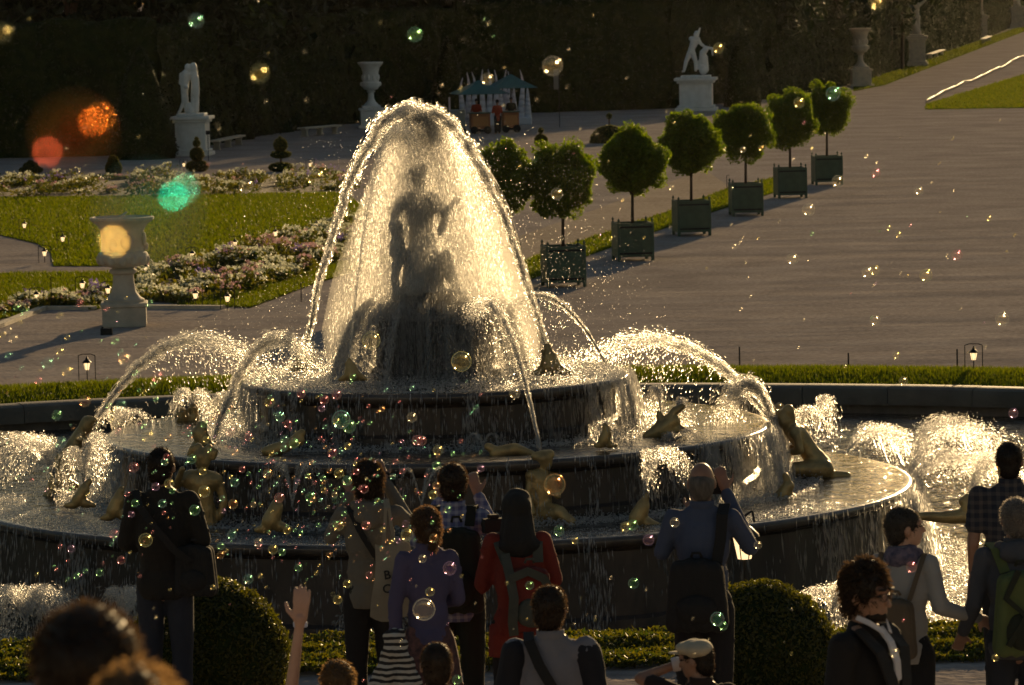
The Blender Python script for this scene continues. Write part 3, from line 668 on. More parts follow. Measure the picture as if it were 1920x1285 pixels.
# middle tier figures
px_fig('gilded_statue', [(1262, 790, 14, 1240, 806, 17), (1240, 806, 16, 1214, 818, 10), (1240, 795, 9, 1236, 775, 6), (1256, 784, 10, 1266, 770, 8), (1268, 770, 8, 1280, 762, 6), (1248, 808, 16, 1276, 806, 10)], 66.0, g_, 'gilded crouching figure among the spray at the right of the middle tier', 'statue')
px_fig('gilded_frog', [(1133, 826, 12, 1138, 812, 10), (1138, 806, 7, 1134, 798, 6), (1126, 834, 8, 1116, 836, 4), (1142, 834, 8, 1156, 836, 4)], 64.2, g_, 'small gilded frog under the right edge of the upper tier', 'statue')
px_fig('gilded_statue', [(340, 778, 14, 342, 786, 13), (342, 800, 15, 344, 820, 15), (362, 765, 9, 363, 772, 8), (364, 782, 10, 362, 800, 10)], 69.8, g_, 'pair of gilded busts rising from the left of the middle tier', 'statue')
px_fig('gilded_statue', [(378, 800, 11, 374, 812, 14), (374, 812, 15, 384, 834, 15), (366, 838, 10, 396, 838, 10)], 66.2, g_, 'small gilded figure behind the crested head, left of the tiers', 'statue')
px_fig('gilded_statue', [(520, 842, 13, 560, 826, 12), (500, 846, 10, 520, 842, 13), (556, 822, 10, 566, 812, 8)], 64.6, g_, 'reclining gilded lizard at the left foot of the upper tier', 'statue')
px_fig('gilded_statue', [(930, 850, 13, 965, 842, 12), (930, 846, 10, 915, 838, 8), (965, 842, 12, 1000, 852, 6)], 63.9, g_, 'reclining gilded lizard at the right foot of the upper tier', 'statue')
# upper tier frogs
for x, y, D, lb in ((568, 694, 68.6, 'gilded frog spouting at the left edge of the upper tier'), (1032, 700, 67.2, 'gilded frog spouting at the right edge of the upper tier'), (660, 712, 65.7, 'dark gilded frog on the upper tier left of the pedestal')):
    k_ = 1.15 if x == 1032 else .85
    px_fig('gilded_frog', [(x, y-12*k_, 18*k_, x-2, y-26*k_, 13*k_), (x-3, y-30*k_, 9*k_, x-5, y-44*k_, 6*k_), (x-12*k_, y-6, 10*k_, x-26*k_, y, 5*k_), (x+14*k_, y-6, 11*k_, x+30*k_, y, 5*k_), (x-8*k_, y-26*k_, 4, x-14*k_, y-36*k_, 3)], D, g_, lb, 'statue')
px_fig('gilded_crocodile', [(1815, 948, 14, 1812, 968, 13), (1812, 968, 15, 1770, 970, 12), (1770, 970, 12, 1720, 968, 8), (1806, 940, 9, 1814, 930, 6)], 59.5, g_, 'gilded crocodile head rising from the basin water at the right', 'statue')
# marble group on top
LM = M['marble']
statue = px_fig('marble_group', [(784, 326, 15, 786, 338, 14), (778, 322, 13, 792, 316, 11, .05, .05), (786, 346, 8, 788, 362, 9), (762, 372, 13, 812, 374, 14), (786, 385, 27, 790, 430, 22), (776, 380, 22, 806, 382, 22), (790, 440, 24, 796, 490, 30),
    (756, 374, 11, 742, 402, 9, 0, -.1), (742, 402, 9, 738, 424, 7, -.1, -.3), (816, 378, 11, 838, 402, 9), (838, 402, 9, 826, 436, 7, 0, -.2), (840, 395, 8, 860, 372, 6), 
    (742, 424, 14, 744, 432, 13, -.25, -.25), (746, 444, 12, 748, 478, 14, -.25, -.25), (740, 450, 7, 734, 478, 5, -.25, -.3), (748, 480, 12, 740, 520, 7, -.25, -.3), (740, 520, 8, 744, 548, 8, -.3, -.3),
    (784, 480, 26, 776, 540, 24, -.1, -.2), (804, 480, 22, 816, 540, 18, -.1, 0), (774, 548, 26, 818, 550, 20, -.1, 0), (838, 492, 12, 846, 520, 12, -.1, -.1), (836, 478, 10, 838, 484, 10, -.15, -.15), (850, 522, 9, 858, 552, 7, -.1, -.1), (752, 555, 18, 860, 556, 16)],
    68.1, LM, 'white marble woman with two children on top of the fountain, veiled by spray', 'statue', voxel=.02, wr=.006, base=(fx, fy, Z0))

# ------------------------------------------------------------------ water in the air
def water_drop_mat(name, extra=.4, dif=.10):
    """a drop: refracts the low sun forward, glints, lets part of the light straight through; the far side of each drop is clear"""
    m = bpy.data.materials.new(name); m.use_nodes = True; t = m.node_tree; t.nodes.clear()
    out = nn(t, 'ShaderNodeOutputMaterial'); tr = nn(t, 'ShaderNodeBsdfTranslucent'); gl = nn(t, 'ShaderNodeBsdfGlossy'); rf = nn(t, 'ShaderNodeBsdfRefraction'); df = nn(t, 'ShaderNodeBsdfDiffuse'); tp = nn(t, 'ShaderNodeBsdfTransparent')
    tr.inputs[0].default_value = (.98, .97, .94, 1); gl.inputs[0].default_value = (.95, .95, .95, 1); gl.inputs['Roughness'].default_value = .25; rf.inputs['Roughness'].default_value = .36; rf.inputs['IOR'].default_value = 1.3; df.inputs[0].default_value = (.6, .61, .63, 1)
    def mix(a, b, f):
        x = nn(t, 'ShaderNodeMixShader'); x.inputs[0].default_value = f; t.links.new(a.outputs[0], x.inputs[1]); t.links.new(b.outputs[0], x.inputs[2]); return x
    q = mix(mix(mix(rf, tr, .42), gl, .15), df, dif); q = mix(q, tp, extra); g = nn(t, 'ShaderNodeNewGeometry'); z = mix(q, tp, .5)
    t.links.new(g.outputs['Backfacing'], z.inputs[0]); t.links.new(z.outputs[0], out.inputs[0]); return m
M['drops'] = water_drop_mat('flying_water', .69)
M['fine'] = water_drop_mat('fine_spray', .80)
M['froth'] = water_drop_mat('falling_froth', .42, .42)
OF = np.array([(0, 2, 4), (2, 1, 4), (1, 3, 4), (3, 0, 4), (2, 0, 5), (1, 2, 5), (3, 1, 5), (0, 3, 5)])
def drop_mesh(name, P, Vd, a, l, mat=None):
    """little lens-like octahedra, drawn out along their flight"""
    P = np.asarray(P, float); n = len(P); v = Vd/(np.linalg.norm(Vd, axis=1)[:, None]+1e-9)
    r_ = rng.normal(size=(n, 3)); q1 = np.cross(v, r_); q1 /= np.linalg.norm(q1, axis=1)[:, None]+1e-9; q2 = np.cross(v, q1)
    a = np.broadcast_to(a, n)[:, None]; l = np.broadcast_to(l, n)[:, None]
    V = np.stack([P-q1*a, P+q1*a, P-q2*a, P+q2*a, P+v*l, P-v*l], 1).reshape(-1, 3)
    Fc = (OF[None]+6*np.arange(n)[:, None, None]).reshape(-1, 3)
    return mesh_np(name, V, Fc, mat or M['drops'], smooth=True)
def arc_points(p0, p1, apex, n, t0=0, t1=1, spread=0.0, u=None):
    """ballistic arcs from p0 to round p1 with their top near height apex"""
    p0 = np.array(p0); p1 = np.array(p1)+rng.normal(size=(n, 3))*np.array([1, 1, .15])*spread; ap = apex-np.abs(rng.normal(size=n))*spread*.35
    ap = np.maximum(ap, p0[2]+.05); h0 = ap-p0[2]; h1 = np.maximum(ap-p1[:, 2], 1e-3); g = 9.81
    v0 = np.sqrt(2*g*h0); T = v0/g+np.sqrt(2*h1/g)
    u = rng.uniform(t0, t1, n) if u is None else u; t = u*T; hv = (p1-p0)/T[:, None]
    P = np.column_stack([p0[0]+hv[:, 0]*t, p0[1]+hv[:, 1]*t, p0[2]+v0*t-.5*g*t*t]); W = np.column_stack([hv[:, 0], hv[:, 1], v0-g*t])
    return P, W, u, T
def strand_tubes(paths):
    """thin uneven threads of water: list of (points (m,3), radii (m,))"""
    V, Fc, n0 = [], [], 0
    for P, r in paths:
        m = len(P); T_ = np.gradient(P, axis=0); T_ /= np.linalg.norm(T_, axis=1)[:, None]+1e-9; q1 = np.cross(T_, [.3, .9, .2]); q1 /= np.linalg.norm(q1, axis=1)[:, None]+1e-9; q2 = np.cross(T_, q1)
        V.append(np.stack([P+q1*r[:, None], P+(q2*.87-q1*.5)*r[:, None], P-(q2*.87+q1*.5)*r[:, None]], 1).reshape(-1, 3))
        i = np.arange(m-1)[:, None]*3
        for j in range(3):
            k = (j+1) % 3; a_, b_, c_, d_ = i+j, i+k, i+3+k, i+3+j; Fc.append(np.concatenate([np.hstack([a_, b_, c_]), np.hstack([a_, c_, d_])])+n0)
        n0 += 3*m
    return np.concatenate(V), np.concatenate(Fc)
def threads(p0, p1, apex, k, m, s0, s1, r, umax=1.0, spread=0.0):
    out = []
    for i in range(k):
        u = np.linspace(0, rng.uniform(.55, 1.0)*umax, m); q = np.array(p1)+rng.normal(size=3)*np.array([1, 1, .15])*spread; ap = apex-abs(rng.normal())*spread*.35
        P, W, _, T = arc_points(p0, q, ap, m, u=u); ph = rng.uniform(0, 6.28, (3, 3)); fq = rng.uniform(5, 26, (3, 3))
        off = sum(np.sin(u[:, None]*fq[j]+ph[j]) for j in range(3))*.45; P = P+off*(s0+(s1-s0)*u**1.3)[:, None]*.8
        out.append((P, r*rng.uniform(.6, 1.3)*np.clip(.65+.5*np.sin(u*rng.uniform(40, 120)+ph[0, 0])*np.sin(u*31+ph[1, 1]), .12, 1.2)))
    return out
def water_mesh(name, p0, P, W, a, l, paths):
    P = np.asarray(P)-np.array(p0); n = len(P); v = W/(np.linalg.norm(W, axis=1)[:, None]+1e-9); q1 = np.cross(v, rng.normal(size=(n, 3))); q1 /= np.linalg.norm(q1, axis=1)[:, None]+1e-9; q2 = np.cross(v, q1); a = a[:, None]; l = l[:, None]
    V = np.stack([P-q1*a, P+q1*a, P-q2*a, P+q2*a, P+v*l, P-v*l], 1).reshape(-1, 3); Fc = (OF[None]+6*np.arange(n)[:, None, None]).reshape(-1, 3)
    if paths: V2, F2 = strand_tubes([(q-np.array(p0), r) for q, r in paths]); Fc = np.concatenate([Fc, F2+len(V)]); V = np.concatenate([V, V2])
    return mesh_np(name, V, Fc, M['drops'], smooth=True)
JETS = 'jets and sprays of the fountain'
def jet(p0, p1, apex, n, label, s0=.015, s1=.16, fall=.35, fallh=1.0, size=(.009, .023), t1=1.0, clump=.5, name='water_jet', thick=1.0, core=0.0, cat='water jet'):
    P, W, u, T = arc_points(p0, p1, apex, n, 0, t1, spread=s1*.5)
    sp = (s0+(s1-s0)*u**1.4)[:, None]
    wob = np.stack([np.sin(u*61+k)*np.sin(u*23+k*2) for k in (0, 1.3, 2.9)], 1)*sp*.5*clump      # the water comes in pulses
    P = P+rng.normal(size=P.shape)*sp*.45+wob
    k = rng.uniform(size=n) < fall*np.clip((u-.22)*1.6, 0, 1)       # drops that lag behind and rain down
    dz = rng.exponential(.38, n)*fallh*(apex-min(p0[2], p1[2]))*.5
    P[k, 2] -= np.minimum(dz[k], np.maximum(P[k, 2]-min(p0[2], p1[2])+.05, .02)); W[k] = W[k]*.3+np.array([0, 0, -3.])
    a = rng.uniform(*size, n)*.78*np.where(k, .62, 1); l = a*rng.uniform(1.4, 5.0, n)
    pt = threads(p0, p1, apex, max(6, int(10+n/420)), 110, s0*1.1, s1*.8, size[1]*.62, t1*.95, s1*.4)
    o = linko(name, water_mesh(name, p0, P, W, a, l, pt), None, p0)
    return tag(o, label, cat, JETS)
A = lambda x, y, D: tuple(at(x, y, D))
top = at(785, 205, 67.6)
# the water dome: jets from the frogs rise to the middle and fall over the group
jet(A(572, 655, 68.6), A(965, 560, 67.6), at(785, 200, 68).z, 6000, 'tall thick jet rising from the left frog to the top of the water dome', .05, .20, .55, 1.5, t1=.53, size=(.010, .026), clump=.9)
jet(A(1024, 655, 67.2), A(601, 560, 68.3), at(805, 203, 68).z, 6000, 'tall thick jet rising from the right frog to the top of the water dome', .055, .20, .55, 1.5, t1=.53, size=(.010, .026), clump=.9)
jet(A(914, 560, 69.5), A(745, 560, 67.4), at(800, 222, 68).z, 3600, 'bright inner jet to the right of the marble group', .05, .22, .2, 1.4)
jet(A(690, 590, 70.3), A(862, 560, 67.4), at(790, 228, 68).z, 2600, 'inner jet to the left behind the marble group', .03, .22, .3, 1.4)
jet(A(655, 672, 65.7), A(842, 560, 67.5), at(780, 235, 67).z, 1600, 'thin faint jet from the dark frog left of the pedestal', .012, .2, .35, 1.2, size=(.005, .011))
jet(A(1013, 842, 63.4), A(880, 600, 66.6), at(952, 572, 65).z, 4200, 'narrow jet from the seated gilded figure up toward the pedestal', .018, .13, .25, 1.2)
jet(A(1140, 692, 69.4), A(940, 590, 68.2), at(1015, 548, 69).z, 3000, 'slim arching jet right of the water dome', .012, .09, .35, 1.2)
jet(A(1450, 790, 68.0), A(1085, 690, 69.8), at(1200, 634, 69).z, 6500, 'broad glittering jet arching from the kneeling man to the upper tier', .07, .20, .62, 1.35)
jet(A(1452, 796, 67.9), A(1340, 850, 67.6), at(1415, 712, 68).z, 4500, 'short bright burst of spray over the kneeling man', .07, .22, .3, 1.2)
jet(A(184, 784, 67.6), A(492, 690, 68.8), at(395, 634, 68).z, 5200, 'broad glittering jet arching from the bent figure at the left', .05, .19, .62, 1.35)
jet(A(398, 836, 66.6), A(600, 700, 67.6), at(545, 632, 67).z, 4200, 'jet rising behind the crested head to the upper tier', .05, .19, .4, 1.1)
def fan(c, R_, spread_px, D, n, label, dirs, h_px, ang=0):
    pass
def spouts(base, D, tops, n, label, size=(.006, .015), s1=.05, fall=.25):
    """several thin arcs from one nozzle in one spray: tops = list of (x_land, y_land, y_apex, dD)"""
    n = int(n*.42); Ps, Ws, As, Ls, pt = [], [], [], [], []; p0 = A(base[0], base[1], D)
    for (xl, yl, ya, dd) in tops:
        p1 = A(xl, yl, D+dd); ap = at((base[0]+xl)/2, ya, D+dd/2).z; sd = s1*1.5
        P, W, u, T = arc_points(p0, p1, ap, n, 0, 1, spread=sd)
        P = P+rng.normal(size=P.shape)*(.006+s1*.25*u)[:, None]
        k = rng.uniform(size=n) < fall*.6*u; P[k, 2] -= rng.exponential(.10, n)[k]
        a = rng.uniform(*size, n)*.8; Ps.append(P); Ws.append(W); As.append(a); Ls.append(a*rng.uniform(1.4, 6.0, n))
        pt += threads(p0, p1, ap, 16, 60, .006, s1*.3, size[1]*.45, 1.0, sd)
    me = water_mesh('water_spray', p0, np.concatenate(Ps), np.concatenate(Ws), np.concatenate(As), np.concatenate(Ls), pt)
    return tag(linko('water_spray', me, None, p0), label, 'spray', JETS)
spouts((212, 812), 69.5, [(185, 812, 762, 0), (250, 812, 765, 0), (280, 792, 768, .3), (232, 808, 762, -.3)], 900, 'small spray of thin arcs behind the left end of the lowest tier')
spouts((362, 766), 69.8, [(316, 815, 730, -.4), (394, 800, 730, -.2), (330, 800, 728, .2), (386, 780, 732, .4)], 1300, 'small umbrella of spray over the pair of gilded busts')
spouts((440, 760), 69.5, [(395, 785, 735, 0), (470, 775, 728, .2), (420, 790, 742, -.3)], 1300, 'low bubbling spray left of the upper tier')
spouts((158, 915), 63.6, [(198, 868, 812, 1.2), (196, 930, 822, .6), (116, 935, 838, 0), (130, 925, 840, .6), (205, 880, 812, 1.6), (185, 950, 826, .2)], 1500, 'double arch of spray in front of the bent gilded figure')
spouts((104, 900), 66.0, [(-10, 905, 815, -1), (10, 895, 812, .6), (40, 910, 822, -.6), (70, 925, 818, 0), (-60, 900, 810, .3)], 2200, 'wide low spray over the basin at the left edge', s1=.12, fall=.5)
spouts((1206, 930), 62.6, [(1300, 905, 838, -.6), (1285, 920, 845, .6), (1270, 900, 838, .9), (1225, 935, 842, -.3)], 1600, 'arching spray rising from the frog left of the man in blue', s1=.06, fall=.4)
spouts((1262, 830), 65.4, [(1338, 870, 806, -.3), (1335, 885, 812, .3), (1325, 860, 808, .8), (1250, 850, 812, 0)], 1500, 'arching spray behind the bald man in blue', s1=.05, fall=.3)
spouts((1240, 780), 66.4, [(1224, 790, 722, .1), (1216, 780, 724, -.1), (1234, 800, 726, .2)], 800, 'upright plume of spray left of the crouching figure', s1=.04)
spouts((1268, 772), 66.2, [(1290, 795, 745, .1), (1284, 800, 752, -.2), (1296, 800, 748, .2)], 800, 'upright plume of spray right of the crouching figure', s1=.04)
spouts((1138, 800), 64.2, [(1122, 835, 788, .1), (1158, 838, 790, -.1), (1140, 830, 785, .3)], 500, 'tiny spray over the small frog under the upper tier')
spouts((1500, 812), 70.5, [(1540, 812, 762, .4), (1520, 800, 760, 0), (1480, 800, 768, .2)], 1100, 'low spray behind the head of the kneeling man', s1=.07, fall=.4)
spouts((1530, 830), 73.5, [(1560, 800, 740, .3), (1566, 820, 742, 0), (1548, 810, 742, 1)], 1100, 'upright plume of spray behind the kneeling man', s1=.05, fall=.4)
spouts((1588, 850), 75.0, [(1720, 870, 795, 0), (1700, 880, 798, 2), (1680, 850, 790, 3), (1750, 880, 800, -1)], 3000, 'low arching spray over the basin right of the kneeling man', s1=.12, fall=.6)
spouts((1700, 900), 69.5, [(1850, 850, 790, 4), (1880, 870, 792, 2), (1830, 830, 780, 6), (1800, 840, 785, 5), (1900, 880, 795, 0)], 4200, 'big sunlit spray over the basin behind the woman with the scarf', s1=.18, fall=.75)
spouts((1712, 905), 68.5, [(1850, 905, 842, 0), (1880, 900, 845, 2), (1930, 920, 850, -1), (1810, 895, 845, 3)], 3400, 'second flat spray over the basin behind the woman with the scarf', s1=.12, fall=.55)
spouts((1815, 950), 61.0, [(1890, 900, 852, 3), (1930, 930, 858, 1), (1870, 880, 850, 4)], 2200, 'spray rising from the gilded crocodile at the right', s1=.08, fall=.4)
spouts((48, 1165), 57.0, [(-30, 1195, 1098, 0), (120, 1185, 1096, 0), (150, 1200, 1102, .8), (10, 1200, 1096, .8), (100, 1210, 1100, -.5)], 2600, 'shaded bluish spray low at the left edge', s1=.10, fall=.5)
spouts((232, 1180), 57.5, [(200, 1190, 1102, 0), (290, 1185, 1100, 0), (300, 1200, 1104, .6), (260, 1190, 1098, -.4)], 1600, 'shaded bluish spray beside the left box ball', s1=.08, fall=.5)
spouts((1560, 1150), 57.5, [(1610, 1150, 1096, 0), (1500, 1190, 1100, 0), (1640, 1180, 1098, .6), (1580, 1190, 1094, -.4)], 2600, 'glittering spray between the right box ball and the curly-haired man', s1=.10, fall=.5)
spouts((1690, 1120), 58.5, [(1760, 1150, 1085, 0), (1740, 1190, 1080, 1), (1800, 1160, 1090, -.6), (1660, 1150, 1085, .6)], 3000, 'foaming spray low behind the woman with the tan backpack', s1=.13, fall=.6)
spouts((690, 1180), 57.5, [(640, 1195, 1150, 0), (760, 1195, 1150, 0)], 700, 'faint low spray behind the man with the cloth bag', s1=.08, fall=.5)
spouts((548, 950), 61.6, [(505, 950, 868, 0), (620, 940, 866, -.2), (600, 960, 870, .4), (520, 985, 870, .3), (580, 930, 866, .5)], 420, 'faint fan of spray on the lowest tier in front of the dark wall', size=(.004, .009), s1=.03)
spouts((790, 950), 61.6, [(740, 930, 876, 0), (860, 935, 876, -.2), (830, 950, 878, .4)], 380, 'faint fan of spray left of the plaid shirt', size=(.004, .009), s1=.03)
spouts((905, 838), 64.0, [(870, 845, 812, 0), (940, 840, 812, 0), (890, 850, 814, .3)], 260, 'small ring of spray at the foot of the upper tier', size=(.004, .009), s1=.02)

# water falling from the rims: strands, dense in places
def curtain(r, z0, z1, a0, a1, n, label, dens=None, size=(.004, .010), out=.10, name='cascade', lw=(3, 14)):
    t = rng.uniform(a0, a1, n*3); w = .06+1.1*(np.abs(np.sin(t*9+1.3))*np.abs(np.sin(t*23+2)))**1.6+.12*np.abs(np.sin(t*61))
    if dens is not None: w = w*dens(np.degrees(t))
    t = t[rng.uniform(0, 1.1, n*3) < w][:n]; n = len(t); t = R(1)*t if False else t
    t = np.round(t*190)/190*.7+t*.3                      # gathers into ribbons
    u = rng.uniform(0, 1, n)**.85; z = z1-(z1-z0)*u
    rr = r+.02+out*np.sqrt(u)+rng.normal(0, .010+.03*u, n)
    P = np.stack([rr*np.cos(t), rr*np.sin(t), z-WZ], 1); a = rng.uniform(*size, n); l = a*rng.uniform(*lw, n)
    W = np.stack([np.cos(t)*.1, np.sin(t)*.1, -np.ones(n)*(1+u)], 1)+rng.normal(0, .05, (n, 3))
    me = drop_mesh(name, P, W, a, l, M['drops'] if 'bright' in label else M['froth']); o = linko(name, me, None, (fx, fy, WZ)); return tag(o, label, 'cascade', JETS)
PI2 = math.pi
bump_ = lambda c, w: (lambda d: np.exp(-((d-c)/w)**2))
curtain(T1, Z2, Z1, R(-60), R(65), 7000, 'bright water falling from the right side of the upper tier', lambda d: .10+1.3*np.exp(-((d+4)/30)**2), size=(.005, .015), out=.2)
curtain(T1, Z2, Z1, R(180), R(300), 4500, 'thin water falling down the dark left and front of the upper tier', lambda d: .10+.5*np.exp(-((d-195)/26)**2)+.2*np.abs(np.sin(np.radians(d)*17)), size=(.004, .011), out=.07)
curtain(T2, Z3, Z2, R(-62), R(60), 9000, 'bright water falling from the right side of the middle tier', lambda d: .06+1.4*np.exp(-((d+16)/24)**2), size=(.005, .016), out=.32)
curtain(T2, Z3, Z2, R(175), R(298), 5500, 'thin water falling down the dark left and front of the middle tier', lambda d: .08+.9*np.exp(-((d-205)/22)**2)+.15*np.abs(np.sin(np.radians(d)*13)), size=(.004, .011), out=.07)
curtain(T3, WZ, Z3, R(-75), R(40), 11000, 'bright water falling from the right side of the lowest tier', lambda d: .05+1.4*np.exp(-((d+8)/17)**2)+.22*np.exp(-((d+42)/5)**2)+.2*np.exp(-((d+61)/3.5)**2), size=(.005, .016), out=.38)
curtain(T3, WZ, Z3, R(180), R(290), 6500, 'streaks of water falling down the dark front of the lowest tier', lambda d: .10+.6*np.abs(np.sin(np.radians(d)*14))**3+.5*np.exp(-((d-231)/4)**2), size=(.004, .012), out=.10)
# water streaming over the pedestal and boiling at its foot
def boil(c, r0, r1, z, hz, n, label, size=(.006, .018), a0=0, a1=6.2832, cat='foam'):
    t = rng.uniform(a0, a1, n); r = np.sqrt(rng.uniform(r0*r0, r1*r1, n)); zz = z+rng.exponential(hz, n)*(.5+.5*np.sin(t*5)*np.sin(r*6+t*2))
    P = np.stack([r*np.cos(t), r*np.sin(t), np.maximum(zz, z)-WZ], 1); a = rng.uniform(*size, n)
    me = drop_mesh('foam', P, rng.normal(size=(n, 3)), a, a*rng.uniform(.8, 1.6, n), M['froth']); return tag(linko('foam', me, None, (c[0], c[1], WZ)), label, cat, kind='stuff')
boil((fx, fy), .9, 2.85, Z1+.02, .10, 15000, 'white water boiling round the pedestal on the upper tier')
boil((fx, fy), 2.92, 3.7, Z2+.02, .06, 9000, 'foam at the foot of the upper tier')
boil((fx, fy), 5.03, 5.8, Z3+.02, .06, 14000, 'foam at the foot of the middle tier', a0=R(-180), a1=R(60))
boil((fx, fy), 2.6, 2.9, Z1+.02, .025, 5000, 'foam along the rim of the upper tier', size=(.005, .012))
boil((fx, fy), 6.2, 7.0, Z3+.015, .012, 5000, 'ripples of foam on the lowest tier', size=(.005, .014), a0=R(180), a1=R(330))
boil((fx, fy), 7.2, 8.3, WZ+.02, .07, 6000, 'foam where the right side of the lowest tier meets the basin', a0=R(-60), a1=R(30))
boil((fx, fy), .3, 1.02, Z0-.26, .18, 9000, 'splashing water round the feet of the marble group')
curtain(.90, Z1, Z0, R(-95), R(95), 15000, 'sheet of bright water pouring off the right of the pedestal', lambda d: .25+1.2*np.exp(-((d+2)/42)**2), size=(.006, .016), out=.55, lw=(1.5, 5))
curtain(.90, Z1, Z0, R(125), R(245), 12000, 'sheet of water pouring off the left of the pedestal', lambda d: .3+1.1*np.exp(-((d-180)/36)**2), size=(.005, .015), out=.62, lw=(1.5, 5))
curtain(.92, Z1, Z0, R(228), R(305), 3200, 'thin trickles on the dark face of the pedestal', None, size=(.004, .010), out=.04)
# spray falling all through the dome
n = 115000; u = rng.uniform(0, 1, n); zt = at(785, 215, 68).z
zz = Z1+.1+(zt-Z1-.1)*rng.uniform(0, 1, n)**.92; env = np.interp(zz, [Z1, 3.4, 4.6, 5.6, 6.2, zt], [1.70, 1.50, 1.16, .80, .48, .12])
th = rng.uniform(0, 6.283, n); rr = env*np.sqrt(rng.uniform(0.02, 1, n))
P = np.stack([rr*np.cos(th)-.12, rr*np.sin(th)*.8, zz-WZ], 1)
wt = .55+.45*np.sin(P[:, 0]*7+2*np.sin(P[:, 2]*1.3))*np.sin(P[:, 0]*3+P[:, 1]*4+1); keep = rng.uniform(0, 1, n) < np.clip(wt, .12, 1); P = P[keep]; n = len(P)
a = rng.uniform(.004, .012, n); W = np.column_stack([P[:, 0]*.3, P[:, 1]*.3, -np.ones(n)*3])
tag(linko('falling_spray', drop_mesh('falling_spray', P, W, a*.95, a*rng.uniform(3.0, 10.0, n), M['fine']), None, (fx, fy, WZ)), 'fine spray raining down inside the water dome', 'spray', kind='stuff')
n = 5600; P = np.column_stack([rng.normal(-.28, .26, n), rng.normal(0, .25, n), 0*rng.normal(size=n)]); P[:, 2] = at(785, 188, 68).z-WZ+.02-np.abs(P[:, 0]+.28)**1.3*1.1-rng.exponential(.14, n); a = rng.uniform(.007, .017, n)
tag(linko('crown_spray', drop_mesh('crown_spray', P, rng.normal(size=(n, 3)), a, a*rng.uniform(1.1, 2.6, n)), None, (fx, fy, WZ)), 'bursting crown of spray at the very top of the water dome', 'spray', kind='stuff')
# stray drops flung out around the dome
n = 5200; d = rng.normal(size=(n, 3)); d /= np.linalg.norm(d, axis=1)[:, None]; q = rng.uniform(.9, 1.75, n)**1.0
P = np.stack([d[:, 0]*2.1*q-.1, d[:, 1]*1.2*q, 3.6-WZ+np.abs(d[:, 2])*2.65*q**.7-.9], 1); a = rng.uniform(.003, .008, n)
tag(linko('stray_drops', drop_mesh('stray_drops', P, rng.normal(size=(n, 3))+np.array([0, 0, -2]), a, a*1.6), None, (fx, fy, WZ)), 'stray drops flung out around the water dome', 'spray', kind='stuff')
# drifting mist
mm = bpy.data.materials.new('mist'); mm.use_nodes = True; t = mm.node_tree; t.nodes.clear(); out = nn(t, 'ShaderNodeOutputMaterial'); pv = nn(t, 'ShaderNodeVolumePrincipled')
pv.inputs['Color'].default_value = (1, .98, .94, 1); pv.inputs['Density'].default_value = .34; pv.inputs['Anisotropy'].default_value = .62
t.links.new(pv.outputs[0], out.inputs['Volume'])
mist = MB().lathe([(.05, 0), (1.3, .02), (1.62, .25), (1.66, .7), (1.5, 1.4), (1.22, 2.2), (.86, 3.0), (.45, 3.6), (.05, 3.9)], n=40).build('mist', mm, None, (fx-.05, fy, Z1+.06), smooth=True, label='fine mist glowing inside the water dome', cat='mist', kind='stuff')
